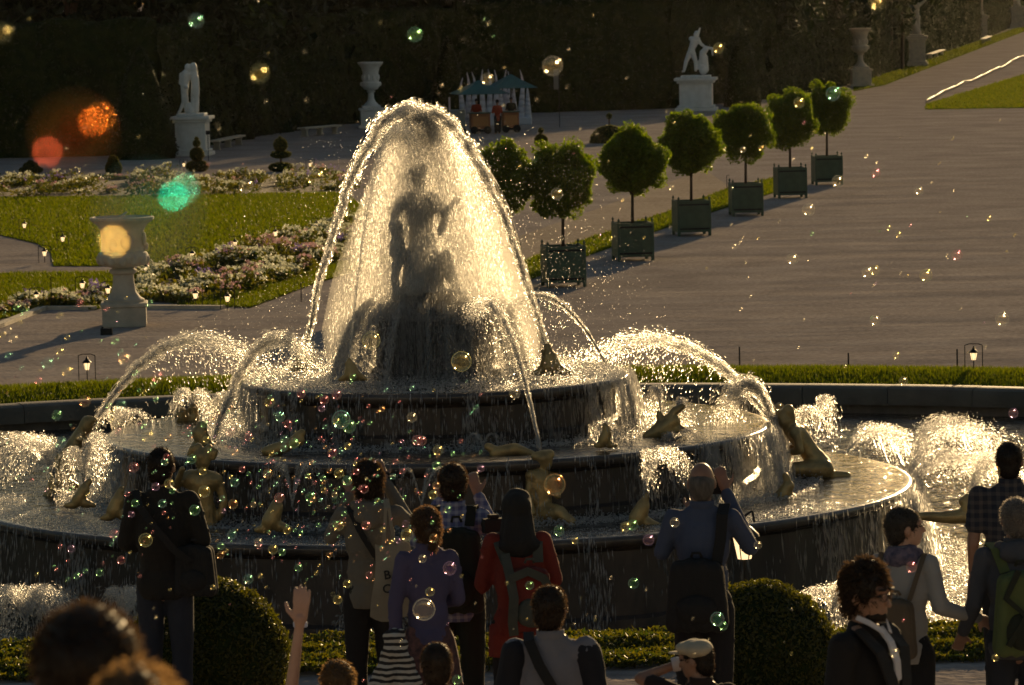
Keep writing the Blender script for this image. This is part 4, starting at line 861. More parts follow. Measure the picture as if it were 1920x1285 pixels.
# ------------------------------------------------------------------ urns, statues, benches
def urn_on_pedestal(px, py, H, w, label, mat, kind=0, wide=1.0):
    b = gnd(px, py); e = empty('stone_urn', (b.x, b.y, 0), R(4), label, 'urn')
    if kind == 0:   # low pedestal, broad urn
        MB().box(-.45, .45, -.45, .45, 0, .43).build('pedestal', mat, e, bevel=.015)
        MB().box(-.48, .48, -.48, .48, .43, .52).build('cornice', mat, e, bevel=.02)
        MB().lathe([(.42, .52), (.42, .58), (.34, .63), (.26, .74), (.22, .95), (.21, 1.12), (.27, 1.16), (.28, 1.22), (.22, 1.27)], n=40).build('foot', mat, e, smooth=30)
        MB().lathe([(.2, 1.27), (.36, 1.31), (.48, 1.40), (.53, 1.52), (.50, 1.60), (.44, 1.64), (.43, 1.9), (.45, 2.1), (.52, 2.22), (.62, 2.29), (.66, 2.33), (.66, 2.38), (.60, 2.39), (.55, 2.33), (.40, 2.1), (.1, 2.05)], n=56).build('bowl', mat, e, smooth=30)
        for i in range(12):
            a = 2*math.pi*i/12; MB().ell((.465*math.cos(a), .465*math.sin(a), 1.46), (.085, .085, .13)).build('gadroon', mat, e, smooth=True)
        MB().ell((.44, -.1, 1.9), (.05, .1, .16)).ell((.47, .1, 1.72), (.06, .06, .09)).ell((.1, -.44, 1.85), (.14, .05, .17)).ell((-.2, -.4, 1.8), (.1, .05, .14)).build('relief', mat, e, smooth=True)
        MB().cap((.0, -.1, 2.41), (.09, .1, 2.47), .028, .022).cap((-.03, -.2, 2.37), (.0, -.1, 2.41), .03, .02).build('sprig', mat, e, smooth=True)
    else:
        s = H/3.0
        MB().box(-.62*s, .62*s, -.62*s, .62*s, 0, .12*s).box(-.5*s, .5*s, -.5*s, .5*s, .12*s, .8*s).box(-.57*s, .57*s, -.57*s, .57*s, .8*s, .9*s).box(-.42*s, .42*s, -.42*s, .42*s, .9*s, 1.02*s).build('pedestal', mat, e, bevel=.02)
        MB().lathe([(.36*s, 1.02*s), (.3*s, 1.1*s), (.2*s, 1.2*s), (.14*s, 1.35*s), (.13*s, 1.6*s), (.2*s, 1.66*s), (.16*s, 1.7*s)], n=32).build('foot', mat, e, smooth=30)
        MB().lathe([(.12*s, 1.7*s), (.3*s, 1.76*s), (.4*s, 1.88*s), (.42*s, 2.05*s), (.37*s, 2.12*s), (.36*s, 2.5*s), (.42*s, 2.75*s), (.54*s, 2.9*s), (.58*s, 2.94*s), (.58*s, 3.0*s), (.5*s, 3.0*s), (.35*s, 2.7*s), (.05*s, 2.6*s)], n=48).build('bowl', mat, e, smooth=30)
        for i in range(10):
            a = 2*math.pi*i/10; MB().ell((.36*s*math.cos(a), .36*s*math.sin(a), 2.3*s), (.06*s, .06*s, .14*s)).build('relief', mat, e, smooth=True)
        for sx in (-1, 1): MB().ell((sx*.41*s, 0, 2.0*s), (.08*s, .06*s, .1*s)).build('handle', mat, e, smooth=True)
    return e
urn_on_pedestal(234, 611, 2.4, 1, 'big pale urn with a broad rim on a square pedestal, near the left flower bed', M['stone'], 0).scale = (1.19, 1.19, 1.12)
urn_on_pedestal(697, 240, 3.55, 1, 'white marble urn on a tall pedestal against the hedge behind the water dome', M['marble'], 1)
urn_on_pedestal(1614, 162, 3.9, 1, 'large grey urn on a pedestal at the mouth of the avenue', M['stone'], 1)
b = at(200, 628, 108.5); MB().box(-.14, .14, -.1, .1, 0, .16).rod((-.09, -.05, .16), (-.09, -.05, .2), .03).build('ground_spotlight', M['iron'], None, (gnd(200, 628).x, gnd(200, 628).y, 0), bevel=.01, label='small black spotlight box at the foot of the near urn', cat='spotlight')

def statue_pedestal(name, px, py, wpx, hpx, label, fig, fmat=None, cat='statue'):
    b = gnd(px, py); s = b.y/8500; e = empty(name, (b.x, b.y, 0), R(-5), label, cat); w = wpx*s/2; h = hpx*s; mt = fmat or M['marble']
    MB().box(-w*1.18, w*1.18, -w*1.18, w*1.18, 0, h*.10).build('plinth', mt, e, bevel=.03)
    MB().box(-w*1.06, w*1.06, -w*1.06, w*1.06, h*.10, h*.17).build('base_moulding', mt, e, bevel=.05)
    MB().box(-w*.92, w*.92, -w*.92, w*.92, h*.17, h*.84).build('die', mt, e, bevel=.02)
    MB().box(-w*.70, w*.70, -w*.925-.012, -w*.925+.01, h*.25, h*.76).build('recessed_panel', mt, e, bevel=.015)
    MB().box(-w*1.05, w*1.05, -w*1.05, w*1.05, h*.84, h*.92).build('cornice', mt, e, bevel=.04)
    MB().box(-w*1.2, w*1.2, -w*1.2, w*1.2, h*.92, h).build('cornice', mt, e, bevel=.02)
    MB().box(-w*.85, w*.85, -w*.7, w*.7, h, h+.14).build('figure_base', mt, e, bevel=.03)
    m = MB()
    for p in fig:
        x1, y1, r1, x2, y2, r2 = p[:6]; d1 = p[6] if len(p) > 6 else 0; d2 = p[7] if len(p) > 7 else d1
        m.cap(((x1-px)*s, d1, (py-y1)*s), ((x2-px)*s, d2, (py-y2)*s), r1*s, r2*s)
    m.fused('figure', mt, e, voxel=.03, sm=2, wr=.006, wf=10)
    return e
statue_pedestal('marble_statue', 362, 292, 62, 74, 'white marble pair of embracing figures with bowed heads on a pedestal at the left', [
    (357, 126, 6.5, 358, 130, 6.5), (367, 124, 6.5, 368, 130, 6.5), (354, 134, 5, 352, 140, 7), (352, 140, 9, 350, 160, 7.5), (350, 160, 8, 349, 170, 7), (350, 172, 5.5, 352, 192, 4.5), (352, 192, 4.5, 351, 210, 3), (348, 172, 5.5, 347, 192, 4.2), (347, 192, 4, 339, 209, 2.8), (339, 209, 3, 337, 211, 2.6),
    (344, 140, 4, 342, 156, 3.5), (342, 156, 3.5, 356, 164, 3, 0, -.2), (368, 138, 7, 369, 160, 7), (369, 160, 7.5, 368, 176, 7), (366, 176, 5.5, 365, 208, 4), (371, 176, 6, 371, 208, 4.5), (373, 145, 4, 373, 175, 4.5), (358, 197, 5, 360, 210, 7), (358, 140, 5, 366, 138, 5)])
statue_pedestal('marble_statue', 1306, 208, 66, 62, 'white marble pair of fighting figures, one standing over the other, on a pedestal', [
    (1308, 66, 5.5, 1309, 63, 5), (1312, 62, 3, 1315, 54, 1.6), (1306, 72, 3.5, 1304, 80, 5), (1298, 73, 4.5, 1311, 74, 4.5), (1304, 80, 8, 1299, 92, 6), (1299, 92, 6.5, 1298, 98, 6.5), (1295, 100, 5.5, 1288, 116, 4), (1288, 116, 4, 1284, 132, 2.6), (1284, 133, 2.5, 1281, 134, 2),
    (1301, 100, 5.5, 1306, 116, 4), (1306, 116, 4, 1306, 132, 2.8), (1311, 75, 4, 1317, 84, 3), (1317, 84, 3, 1325, 90, 2.4), (1325, 94, 5.5, 1321, 98, 6), (1320, 100, 6.5, 1320, 118, 5.5), (1318, 100, 4.5, 1314, 128, 4.5), (1324, 108, 5, 1326, 132, 4.5), (1320, 126, 7, 1320, 133, 8), (1326, 90, 3, 1337, 92, 2.4), (1337, 92, 2.4, 1338, 104, 1.8)])
fig_stand = lambda x, y, k, arm: [(x, y-86*k, 6*k, x, y-84*k, 6*k), (x, y-78*k, 4*k, x-1, y-70*k, 7*k), (x-1, y-68*k, 10*k, x-2, y-50*k, 7.5*k), (x-2, y-48*k, 9*k, x-3, y-42*k, 9*k), (x-5, y-42*k, 6*k, x-5, y, 4*k), (x+2, y-42*k, 6*k, x+3, y, 4*k), (x-5, y-30*k, 8*k, x+2, y-6*k, 8*k), (x-9*k, y-70*k, 4*k, x-12*k, y-50*k, 3*k), (x+8*k, y-70*k, 4*k, x+(18 if arm else 12)*k, y-(78 if arm else 52)*k, 3*k), (x+(18 if arm else 12)*k, y-(78 if arm else 52)*k, 3*k, x+(26 if arm else 4)*k, y-(86 if arm else 44)*k, 2.4*k)]
statue_pedestal('marble_statue', 1720, 124, 34, 56, 'grey marble figure with one arm raised, second in the avenue', fig_stand(1720, 67, .82, True), M['stone'])
statue_pedestal('marble_statue', 1838, 74, 28, 44, 'grey marble figure on a pedestal, third in the avenue', fig_stand(1838, 29, .7, False), M['stone'])
statue_pedestal('marble_statue', 1908, 52, 26, 38, 'grey marble figure on a pedestal at the upper right corner', fig_stand(1908, 13, .6, False), M['stone'])
def bench(a, b, label, mat=None, h=.48, dpt=.5):
    mat = mat or M['marble']; d = b-a; L = d.length; ang = math.atan2(d.y, d.x); e = empty('stone_bench', (a.x, a.y, 0), ang, label, 'bench')
    MB().box(0, L, -dpt/2, dpt/2, h-.09, h).build('seat', mat, e, bevel=.02)
    for f in (.09, .5, .91):
        MB().box(L*f-.12, L*f+.12, -dpt/2+.06, dpt/2-.06, 0, .07).box(L*f-.07, L*f+.07, -dpt/2+.1, dpt/2-.1, .07, h-.16).box(L*f-.11, L*f+.11, -dpt/2+.06, dpt/2-.06, h-.16, h-.09).build('leg', mat, e, bevel=.02)
bench(gnd(402, 282), gnd(452, 271), 'pale stone bench directly right of the left statue pedestal', M['stone'])
bench(gnd(565, 257), gnd(634, 251), 'pale stone bench between the flower border and the white urn', M['stone'])
bench(gnd(1742, 112), gnd(1768, 103), 'stone bench with a sunlit top beside the second avenue statue', M['stone'])
bench(gnd(1842, 82), gnd(1856, 76), 'stone bench with a sunlit top beside the third avenue statue', M['stone'])

# ------------------------------------------------------------------ kiosk
kb = gnd(935, 250); K = lambda x, y, D=None: at(x, y, D or kb.y); ks = kb.y/8500
teal = pm('teal_canvas', (.035, .17, .17), .8, col2=(.03, .13, .14), scale=2); org = pm('orange_board', (.34, .12, .035), .6, col2=(.24, .08, .03), scale=3); wht = pm('white_canvas', (.6, .6, .66), .8, transl=.0)
def parasol(x, y_top, y_e, wl, wr, D, label):
    apex = at(x, y_top, D); e = empty('parasol', (apex.x, D, 0), R(12), label, 'parasol'); zt = apex.z; ze = at(x, y_e, D).z; w = (wl+wr)/2*D/8500
    m = MB(); nseg = 4; rings = []
    for f in (0.03, .35, .7, 1.0):
        for i in range(4):
            a = math.pi/4+i*math.pi/2; 
            for j in range(4):
                a2 = math.pi/4+(i+1)*math.pi/2; q = j/4
                px_, py_ = (1-q)*math.cos(a)+q*math.cos(a2), (1-q)*math.sin(a)+q*math.sin(a2); rings.append((px_*w*1.3*f, py_*w*1.3*f, zt-(zt-ze)*(f**.9)+.0*math.sin(q*math.pi)))
    m.add(rings, [(r*16+i, r*16+(i+1) % 16, (r+1)*16+(i+1) % 16, (r+1)*16+i) for r in range(3) for i in range(16)]+[tuple(range(16))]); c = m.build('canopy', teal, e)
    sm_ = c.modifiers.new('t', 'SOLIDIFY'); sm_.thickness = .02
    MB().rod((0, 0, 0), (0, 0, zt+.1), .035).build('pole', M['iron'], e)
    rb = MB()
    for i in range(4):
        a = math.pi/4+i*math.pi/2; MB().rod((0, 0, zt-.1), (w*1.28*math.cos(a), w*1.28*math.sin(a), ze-.02), .015).build('rib', M['iron'], e)
    MB().box(-.35, .35, -.35, .35, 0, .1).build('foot', M['iron'], e)
parasol(898, 150, 176, 52, 52, 236, 'left teal parasol of the kiosk'); parasol(957, 139, 165, 46, 46, 238, 'right teal parasol of the kiosk, with the higher peak')
def cart(x, y, w, h, D, label):
    b = at(x, y, D); s = D/8500; e = empty('vending_cart', (b.x, D, 0), R(8), label, 'cart'); W = w*s/2; H = h*s
    MB().box(-W, W, -.4, .4, .25, H).build('body', org, e, bevel=.02); MB().box(-W-.05, W+.05, -.46, .46, H, H+.05).build('counter', M['wood_green'], e)
    MB().box(-W*.8, W*.8, -.412, -.398, .4, H-.15).build('front_panel', pm('cart_panel', (.42, .17, .05), .5), e, bevel=.008)
    for sx in (-1, 1): MB().lathe([(.2, -.03), (.2, .03)], n=20).build('wheel', M['black'], e, loc=(sx*W*.7, -.40, .2)).rotation_euler.x = R(90)
cart(900, 246, 36, 38, 233, 'left orange vending cart under the parasols'); cart(957, 248, 30, 38, 234, 'right orange vending cart under the parasols')
tent = empty('spiky_tent', (at(950, 220, 245).x, 245, 0), 0, 'white tent with curling horn tips behind the vending carts', 'tent')
tx0 = at(950, 220, 245).x; ts = 245/8500
MB().box((905-950)*ts, (997-950)*ts, -.5, 1.2, 0, .42).build('base', wht, tent, bevel=.06)
for (x0, x1, yt, lean) in ((868, 866, 146, -4), (878, 878, 136, 3), (888, 887, 135, 5), (906, 906, 130, -2), (918, 918, 130, 3), (930, 928, 131, 3), (950, 950, 131, -3), (955, 953, 134, 2), (978, 980, 131, 4), (990, 988, 160, 0), (965, 965, 160, -1), (940, 938, 160, 0), (920, 922, 160, 0)):
    xb = (x0-950)*ts; pts = []; zt = at(x1, yt, 245).z; r0 = .18
    m = MB(); prev = None
    for i in range(9):
        f = i/8; p = Vector((xb+lean*ts*2.2*(f**2)*math.sin(f*3.3), (x0 % 3)*.3, .3+(zt-.3)*f)); r = r0*(1-f**1.5)+.012
        if prev: m.rod(prev[0], p, prev[1], r, 8)
        prev = (p, r)
    m.build('horn', wht, tent, smooth=True)
e = empty('refrigerator', (at(860, 232, 238).x, 238, 0), 0, 'pale grey chest at the left of the kiosk', 'chest'); MB().box(-.5, .35, -.4, .4, .1, 1.1).build('body', pm('pale_plastic', (.25, .3, .3), .5), e, bevel=.03); MB().box(-.5, -.42, -.4, .4, 1.1, 1.75).build('side_post', wht, e); MB().box(-.52, .37, -.42, .42, 0, .1).build('base', M['iron'], e)
e = empty('banner', (at(1044, 215, 240).x, 240, 0), 0, 'narrow pale banner on a thin pole right of the kiosk', 'banner')
MB().rod((.14, 0, 0), (.14, 0, at(1044, 128, 240).z), .02).build('pole', M['iron'], e); MB().box(-.13, .12, -.008, .008, at(1044, 168, 240).z, at(1044, 130, 240).z).build('panel', pm('banner_cloth', (.16, .16, .15), .8), e)
e = empty('info_sign', (gnd(391, 302).x, gnd(391, 302).y, 0), 0, 'small dark sign on a thin post before the left statue pedestal', 'sign'); MB().rod((0, 0, 0), (0, 0, 1.25), .015).build('post', M['iron'], e); MB().box(-.09, .09, -.02, .0, 1.2, 1.38).build('panel', M['iron'], e, bevel=.01)

# ------------------------------------------------------------------ lanterns and stakes
glow = bpy.data.materials.new('lit_lantern_glass'); glow.use_nodes = True; t = glow.node_tree; b_ = t.nodes['Principled BSDF']; b_.inputs['Base Color'].default_value = (.75, .62, .42, 1); b_.inputs['Roughness'].default_value = .3
b_.inputs['Emission Color'].default_value = (1, .68, .33, 1); b_.inputs['Emission Strength'].default_value = 1.5
flame = bpy.data.materials.new('candle_flame'); flame.use_nodes = True; b_ = flame.node_tree.nodes['Principled BSDF']; b_.inputs['Base Color'].default_value = (1, .8, .5, 1); b_.inputs['Emission Color'].default_value = (1, .75, .4, 1); b_.inputs['Emission Strength'].default_value = 12
def lantern(base, s, label, frame=True, post=0.0, rz=0, sm=False):
    e = empty('lantern', base, rz, label, 'lantern', 'garden lanterns')
    H = .52*s
    if frame:
        f = MB()
        for a, b in (((-.18, 0, 0), (-.18, 0, H)), ((.18, 0, 0), (.18, 0, H)), ((-.18, 0, H), (-.09, 0, H+.03)), ((-.09, 0, H+.03), (.09, 0, H+.03)), ((.09, 0, H+.03), (.18, 0, H))): f.rod(a, b, .010, n=6)
        f.build('hanger', M['iron'], e, smooth=40)
    zc = H-.30*s if frame else post
    MB().rod((0, 0, 0), (0, 0, zc), .012, n=6).build('stem', M['iron'], e)
    MB().lathe([(.045*s, zc), (.075*s, zc+.15*s)], n=6).build('glass', glow, e)
    MB().ell((0, 0, zc+.06*s), (.012*s, .012*s, .03*s), n=8, k=6).build('flame', flame, e)
    c = MB()
    for i in range(6):
        a = 2*math.pi*i/6; c.rod((.047*s*math.cos(a), .047*s*math.sin(a), zc), (.078*s*math.cos(a), .078*s*math.sin(a), zc+.15*s), .005*s, n=4)
    c.build('cage', M['iron'], e)
    MB().lathe([(.10*s, zc+.145*s), (.095*s, zc+.16*s), (.05*s, zc+.205*s), (.03*s, zc+.215*s), (.03*s, zc+.235*s), (.012*s, zc+.26*s), (.014*s, zc+.275*s), (.003, zc+.29*s)], n=12).build('roof', M['iron'], e, smooth=30)
    return e
L_ = [(164, 724, 'lantern on the grass bank at the left, nearest to the urn'), (1826, 706, 'lantern on the grass bank at the far right'),
      (46, 440, 'lantern on the lawn at the upper left, beside the round path'), (118, 466, 'lantern on the lawn, second along the curved path edge'), (84, 494, 'lantern at the tip of the curved path'),
      (155, 556, 'lantern left of the urn foot, on the lawn strip'), (361, 498, 'lantern behind the flowers, first right of the urn bowl'), (441, 476, 'lantern behind the flowers, second right of the urn bowl'), (517, 456, 'lantern behind the flowers, third right of the urn bowl'), (594, 440, 'lantern behind the flowers closest to the water dome'),
      (274, 524, 'lantern directly right of the urn bowl by the narrow path'), (69, 578, 'lantern among the small white flowers at the left'), (203, 566, 'lantern close to the left of the urn foot'), (367, 576, 'lantern in front of the flower bed, right of the pedestal'), (427, 582, 'lantern at the front right corner of the flower bed'),
      (345, 322, 'tiny lantern in the shaded border left of the small topiary'), (582, 322, 'tiny lantern in the shaded border near the water dome')]
for i, (x, y, lb) in enumerate(L_):
    b = gnd(x, y); lantern((b.x, b.y, .12 if i < 2 else .02), 1.0 if i < 2 else .92, lb, rz=R(random.uniform(-15, 15)))
b = at(1396, 1048, 31.8); e = lantern((b.x, b.y, 3.89), 1.1, 'lit lantern on a post at the elbow of the man in blue', frame=False, post=b.z-3.89)
MB().rod((0, .0, b.z-3.89+.3), (.06, 0, b.z-3.89+.34), .008).rod((.06, 0, b.z-3.89+.34), (.075, 0, b.z-3.89+.26), .008).build('hook', M['iron'], e)
for i, (x, y, h, lb) in enumerate(((1387, 690, .42, 'thin dark stake at the gravel edge, left of three'), (1591, 694, .33, 'thin dark stake at the gravel edge, middle of three'), (1795, 698, .45, 'thin dark stake at the gravel edge, beside the right lantern'))):
    b = gnd(x, y); MB().rod((0, 0, 0), (0, 0, h), .018, .016, 8).rod((0, 0, h), (0, 0, h+.012), .022, .01, 8).build('stake', M['iron'], None, (b.x, b.y, .02), label=lb, cat='stake')
for i, (x, y, h, lb) in enumerate(((565, 568, .5, 'thin stake in the grass beside the left side of the water dome'), (97, 580, .8, 'thin pale stake in the small white flowers'), (1363, 358, .55, 'thin stake at the near end of the diagonal path'))):
    b = gnd(x, y); MB().rod((0, 0, 0), (0, 0, h), .014, .012, 8).rod((0, 0, h), (.1, 0, h+.01), .01, .01, 6).build('stake', M['iron'], None, (b.x, b.y, .02), label=lb, cat='stake')
# wavy white edging of the far lawn
m = MB(); pts = [(1737, 194), (1752, 186), (1768, 176), (1790, 167), (1806, 158), (1822, 155), (1842, 146), (1858, 137), (1874, 131), (1884, 128), (1896, 118), (1910, 112), (1930, 106), (1960, 92), (2000, 76)]
W = [gnd(x, y) for x, y in pts]
for i in range(len(W)-1): m.cap((W[i].x-W[0].x, W[i].y-W[0].y, .17+random.uniform(-.04, .05)), (W[i+1].x-W[0].x, W[i+1].y-W[0].y, .17+random.uniform(-.04, .05)), .055, .06, 10, 3)
m.build('lawn_edging', pm('white_edging', (.24, .22, .18), .6, bump=.05, bscale=1.5), None, (W[0].x, W[0].y, 0), smooth=True, label='wavy white inflatable tube along the far lawn edge', cat='edging')
# ------------------------------------------------------------------ people
def fabric(name, c, c2=None, scale=6, rough=.9, tr=.05, sheen=0):
    c = tuple(q*.78 for q in c); return pm(name, c, rough, col2=c2 or tuple(q*.82 for q in c), scale=scale, bump=.002, bscale=45, transl=tr, sheen=sheen)
SK = pm('skin', (.32, .185, .125), .5, col2=(.27, .145, .095), scale=9, bump=.0008, bscale=60)
SKL = pm('pale_skin', (.52, .31, .22), .5, col2=(.46, .26, .18), scale=9, bump=.0008, bscale=60)
EYE_M = pm('eye', (.02, .015, .012), .15)
def hair_mat(name, c, tr=.45): return pm(name, c, .5, col2=tuple(q*.6 for q in c), scale=40, bump=.004, bscale=55, transl=tr, stretch=(1, 1, .35))
HB = hair_mat('dark_brown_hair', (.045, .028, .016)); HK = hair_mat('black_hair', (.022, .014, .009)); HL = hair_mat('light_brown_hair', (.10, .058, .03)); HG = hair_mat('grey_hair', (.22, .20, .18)); HBL = hair_mat('blond_hair', (.15, .09, .038)); HM = hair_mat('chestnut_hair', (.045, .028, .016))

def strand_mat(hm):
    nm = hm.name+'_strands'
    if nm in bpy.data.materials: return bpy.data.materials[nm]
    c = hm.node_tree.nodes['Color Ramp'].color_ramp.elements[0].color
    return pm(nm, tuple(min(.4, q*1.7) for q in c[:3]), .4, transl=.7)  # paler copy of the hair colour: golden rim light put into the strands
def V3(*a): return Vector(a)
def rotp(p, c, yaw, pitch=0):
    q = Matrix.Rotation(yaw, 3, 'Z') @ Matrix.Rotation(pitch, 3, 'X'); return q @ (Vector(p)-Vector(c))+Vector(c)
def hand(m, w, d, side=1, up_=(0, 0, 1), curl=.5, s=1.0):
    """palm, four unequal bent fingers, thumb from the side of the palm; w wrist, d direction"""
    w = Vector(w); d = Vector(d).normalized(); n = Vector(up_); n = (n-d*n.dot(d)).normalized(); sd = d.cross(n)*side
    pc = w+d*.05*s; m.cap(w-d*.01, w+d*.02*s, .024*s, .026*s)
    for q in (-.026, -.009, .009, .026): m.cap(w+d*.015*s+sd*q*.7*s, w+d*.088*s+sd*q*s, .014*s, .0115*s, 8, 3)
    for q, L in ((-.029, .058), (-.0095, .072), (.0095, .078), (.029, .066)):
        b = w+d*.09*s+sd*q*s; k1 = b+(d*math.cos(curl*.5)-n*math.sin(curl*.5)+sd*q*2.2)*L*.45*s; k2 = k1+(d*math.cos(curl*1.3)-n*math.sin(curl*1.3)+sd*q*1.5)*L*.32*s; k3 = k2+(d*math.cos(curl*2.1)-n*math.sin(curl*2.1))*L*.25*s
        m.cap(b, k1, .0105*s, .0095*s, 8, 3).cap(k1, k2, .0092*s, .0085*s, 8, 3).cap(k2, k3, .0084*s, .007*s, 8, 3)
    b = w+d*.025*s+sd*.026*s; k1 = b+(d*.6+sd*.7-n*.2).normalized()*.042*s; k2 = k1+(d*.85+sd*.35-n*.3).normalized()*.034*s
    m.cap(b, k1, .0135*s, .0115*s, 8, 3).cap(k1, k2, .011*s, .0085*s, 8, 3)

def person(name_label, px, py, Y, h=None, face=0.0, yaw=0.0, pitch=0.0, LA=None, RA=None, top=None, bottom=None, hair=None, hairstyle='short', skin=None, sleeve=1.0, coat=False, hem=.84, wide=1.0,
           skirt=False, upper=False, voxel=.013, seed=1, lean=0.0, tilt=0.0, extra=None, thick=1.0, headw=1.0, hands=True, hs=1.0, curl=.55):
    """px,py: crown of the head in the view; stands on the terrace at distance Y"""
    tp = at(px, py, Y); gz = step_z(Y); H = h or (tp.z-gz); k = H/1.75
    e = empty('person', (tp.x, Y, tp.z-H), face, name_label, 'person')
    skin = skin or SK
    S = lambda p: tuple(Vector(p)*k)
    sh = {-1: V3(-.168*wide, -.005, 1.42), 1: V3(.168*wide, -.005, 1.42)}
    arms = {-1: LA or ((-.25, -.02, 1.14), (-.24, .08, .90)), 1: RA or ((.25, -.02, 1.14), (.24, .08, .90))}
    if not upper or not LA: arms = {q: (arms[q] if arms[q] == 'none' else tuple((p[0]*(.88 if abs(p[0]) > .2 else 1), p[1], p[2]) for p in arms[q])) for q in arms}
    # --- body, one continuous skin
    m = MB(); nk = V3(0, -.01, 1.50)
    hd = lambda p: rotp(p, nk, yaw, pitch)
    rot = Matrix.Rotation(yaw, 3, 'Z') @ Matrix.Rotation(pitch, 3, 'X')
    m.ell(hd((0, -.005, 1.645)), (.074*headw, .094, .098), rot); m.ell(hd((0, .02, 1.60)), (.064*headw, .078, .088), rot); m.ell(hd((0, .045, 1.555)), (.046, .052, .042), rot)
    m.cap(hd((0, .098, 1.64)), hd((0, .118, 1.603)), .008, .014, 8, 3); m.cap(hd((-.03, .085, 1.662)), hd((.03, .085, 1.662)), .013, .013, 8, 3)
    m.cap(hd((-.018, .093, 1.572)), hd((.018, .093, 1.572)), .008, .008, 8, 3); m.cap(hd((-.014, .09, 1.562)), hd((.014, .09, 1.562)), .008, .008, 8, 3)
    for s_ in (-1, 1): m.ell(hd((s_*.077*headw, -.004, 1.618)), (.010, .020, .032), rot)
    m.cap((0, -.025, 1.42), hd((0, -.012, 1.56)), .062*wide, .054)
    m.ell((0, 0, 1.27), (.155*wide, .10*thick, .20)); m.cap((-.13*wide, -.005, 1.415), (.13*wide, -.005, 1.415), .055, .055); m.cap((-.05, -.01, 1.455), (.05, -.01, 1.455), .05, .05)
    if not upper:
        m.ell((0, .0, 1.06), (.135*wide, .095*thick, .17)); m.ell((0, 0, .92), (.155*wide, .105*thick, .13))
        for s_ in (-1, 1):
            m.cap((s_*.085, 0, .88), (s_*.095, .015, .50), .078, .055); m.cap((s_*.095, .015, .50), (s_*.10, -.02, .10), .054, .036); m.cap((s_*.10, -.03, .05), (s_*.115, .13, .035), .036, .03)
    else: m.ell((0, 0, 1.08), (.14*wide, .1*thick, .16))
    for s_ in (-1, 1):
        if arms[s_] == 'none': continue
        el, wr = map(Vector, arms[s_]); m.cap(sh[s_], el, .047, .038); m.cap(el, wr, .038, .026)
        if hands: hand(m, wr, (wr-el).normalized()*.7+Vector((0, 0, .3 if wr.z > el.z else -.1)), side=s_, up_=(0, -1, .2), curl=curl, s=hs)
    m.v = [S(p) for p in m.v]
    body = m.fused('body', skin, e, voxel=voxel*.62 if upper else voxel*.8, sm=2)
    for s_ in (-1, 1): MB().ell(S(hd((s_*.028, .088, 1.638))), (.011*k, .007*k, .007*k), n=10, k=6).build('eye', EYE_M, e, smooth=True)
    # --- top
    if top:
        m = MB(); g = .016
        m.ell((0, 0, 1.27), (.160*wide, .115*thick+g, .215)); m.cap((-.125*wide, -.005, 1.405), (.125*wide, -.005, 1.405), .064, .064); m.cap((-.05, -.015, 1.445), (.05, -.015, 1.445), .058, .058); m.cap((0, -.022, 1.42), (0, -.018, 1.475), .082, .070)
        m.ell((0, 0, 1.06), (.148*wide, .115*thick+g*.5, .2)); m.ell((0, 0, .90), (.165*wide+(.015 if coat else 0), .125*thick+g, .17)); 
        if hem < .8: m.cap((-.09, 0, .85), (-.10, 0, hem-.02), .105, .10).cap((.09, 0, .85), (.10, 0, hem-.02), .105, .10).cap((0, 0, .85), (0, 0, hem-.02), .12, .11)
        for s_ in (-1, 1):
            if arms[s_] == 'none': continue
            el, wr = map(Vector, arms[s_])
            if sleeve < .6: q = sh[s_].lerp(el, .62); m.cap(sh[s_], q, .066, .062)
            else:
                q = el.lerp(wr, .94 if sleeve >= 1 else .55); m.cap(sh[s_], el, .058+(.008 if coat else 0), .050+(.008 if coat else 0)); m.cap(el, q, .050+(.008 if coat else 0), .038+(.006 if coat else 0))
        if coat: m.ell((0, -.01, 1.2), (.17*wide, .14, .25))
        m.v = [S(p) for p in m.v]
        cl = m.fused('jacket' if coat else 'shirt', top, e, voxel=voxel, sm=3, wr=.020 if coat else .018, wf=32, hem=hem*k, seed=seed)
        if not coat: MB().lathe([(.069*k, -.03*k), (.072*k, -.008*k), (.071*k, .012*k), (.066*k, .014*k), (.060*k, .0)], S((0, -.018, 1.512)), n=24, cap0=False, cap1=False).build('collar', top, e, smooth=True)
    if bottom and not upper:
        m = MB()
        if skirt:
            m.lathe([(.13, 1.0), (.165, .92), (.19, .8), (.23, .5), (.24, .45)], (0, 0, 0), n=24); 
            m.v = [(x, y*.8, z) for x, y, z in m.v]
        else:
            m.ell((0, 0, .93), (.168*wide, .122*thick, .13))
            for s_ in (-1, 1): m.cap((s_*.088, 0, .88), (s_*.097, .015, .5), .094, .071).cap((s_*.097, .015, .5), (s_*.10, -.02, .08), .068, .058)
        m.v = [S(p) for p in m.v]
        m.fused('skirt' if skirt else 'trousers', bottom, e, voxel=voxel*1.1, sm=2, wr=.015, wf=31, seed=seed+5)
        if not skirt:
            for s_ in (-1, 1): MB().cap(S((s_*.10, -.035, .05)), S((s_*.115, .14, .04)), .05*k, .045*k).build('shoe', M['black'], e, smooth=True)
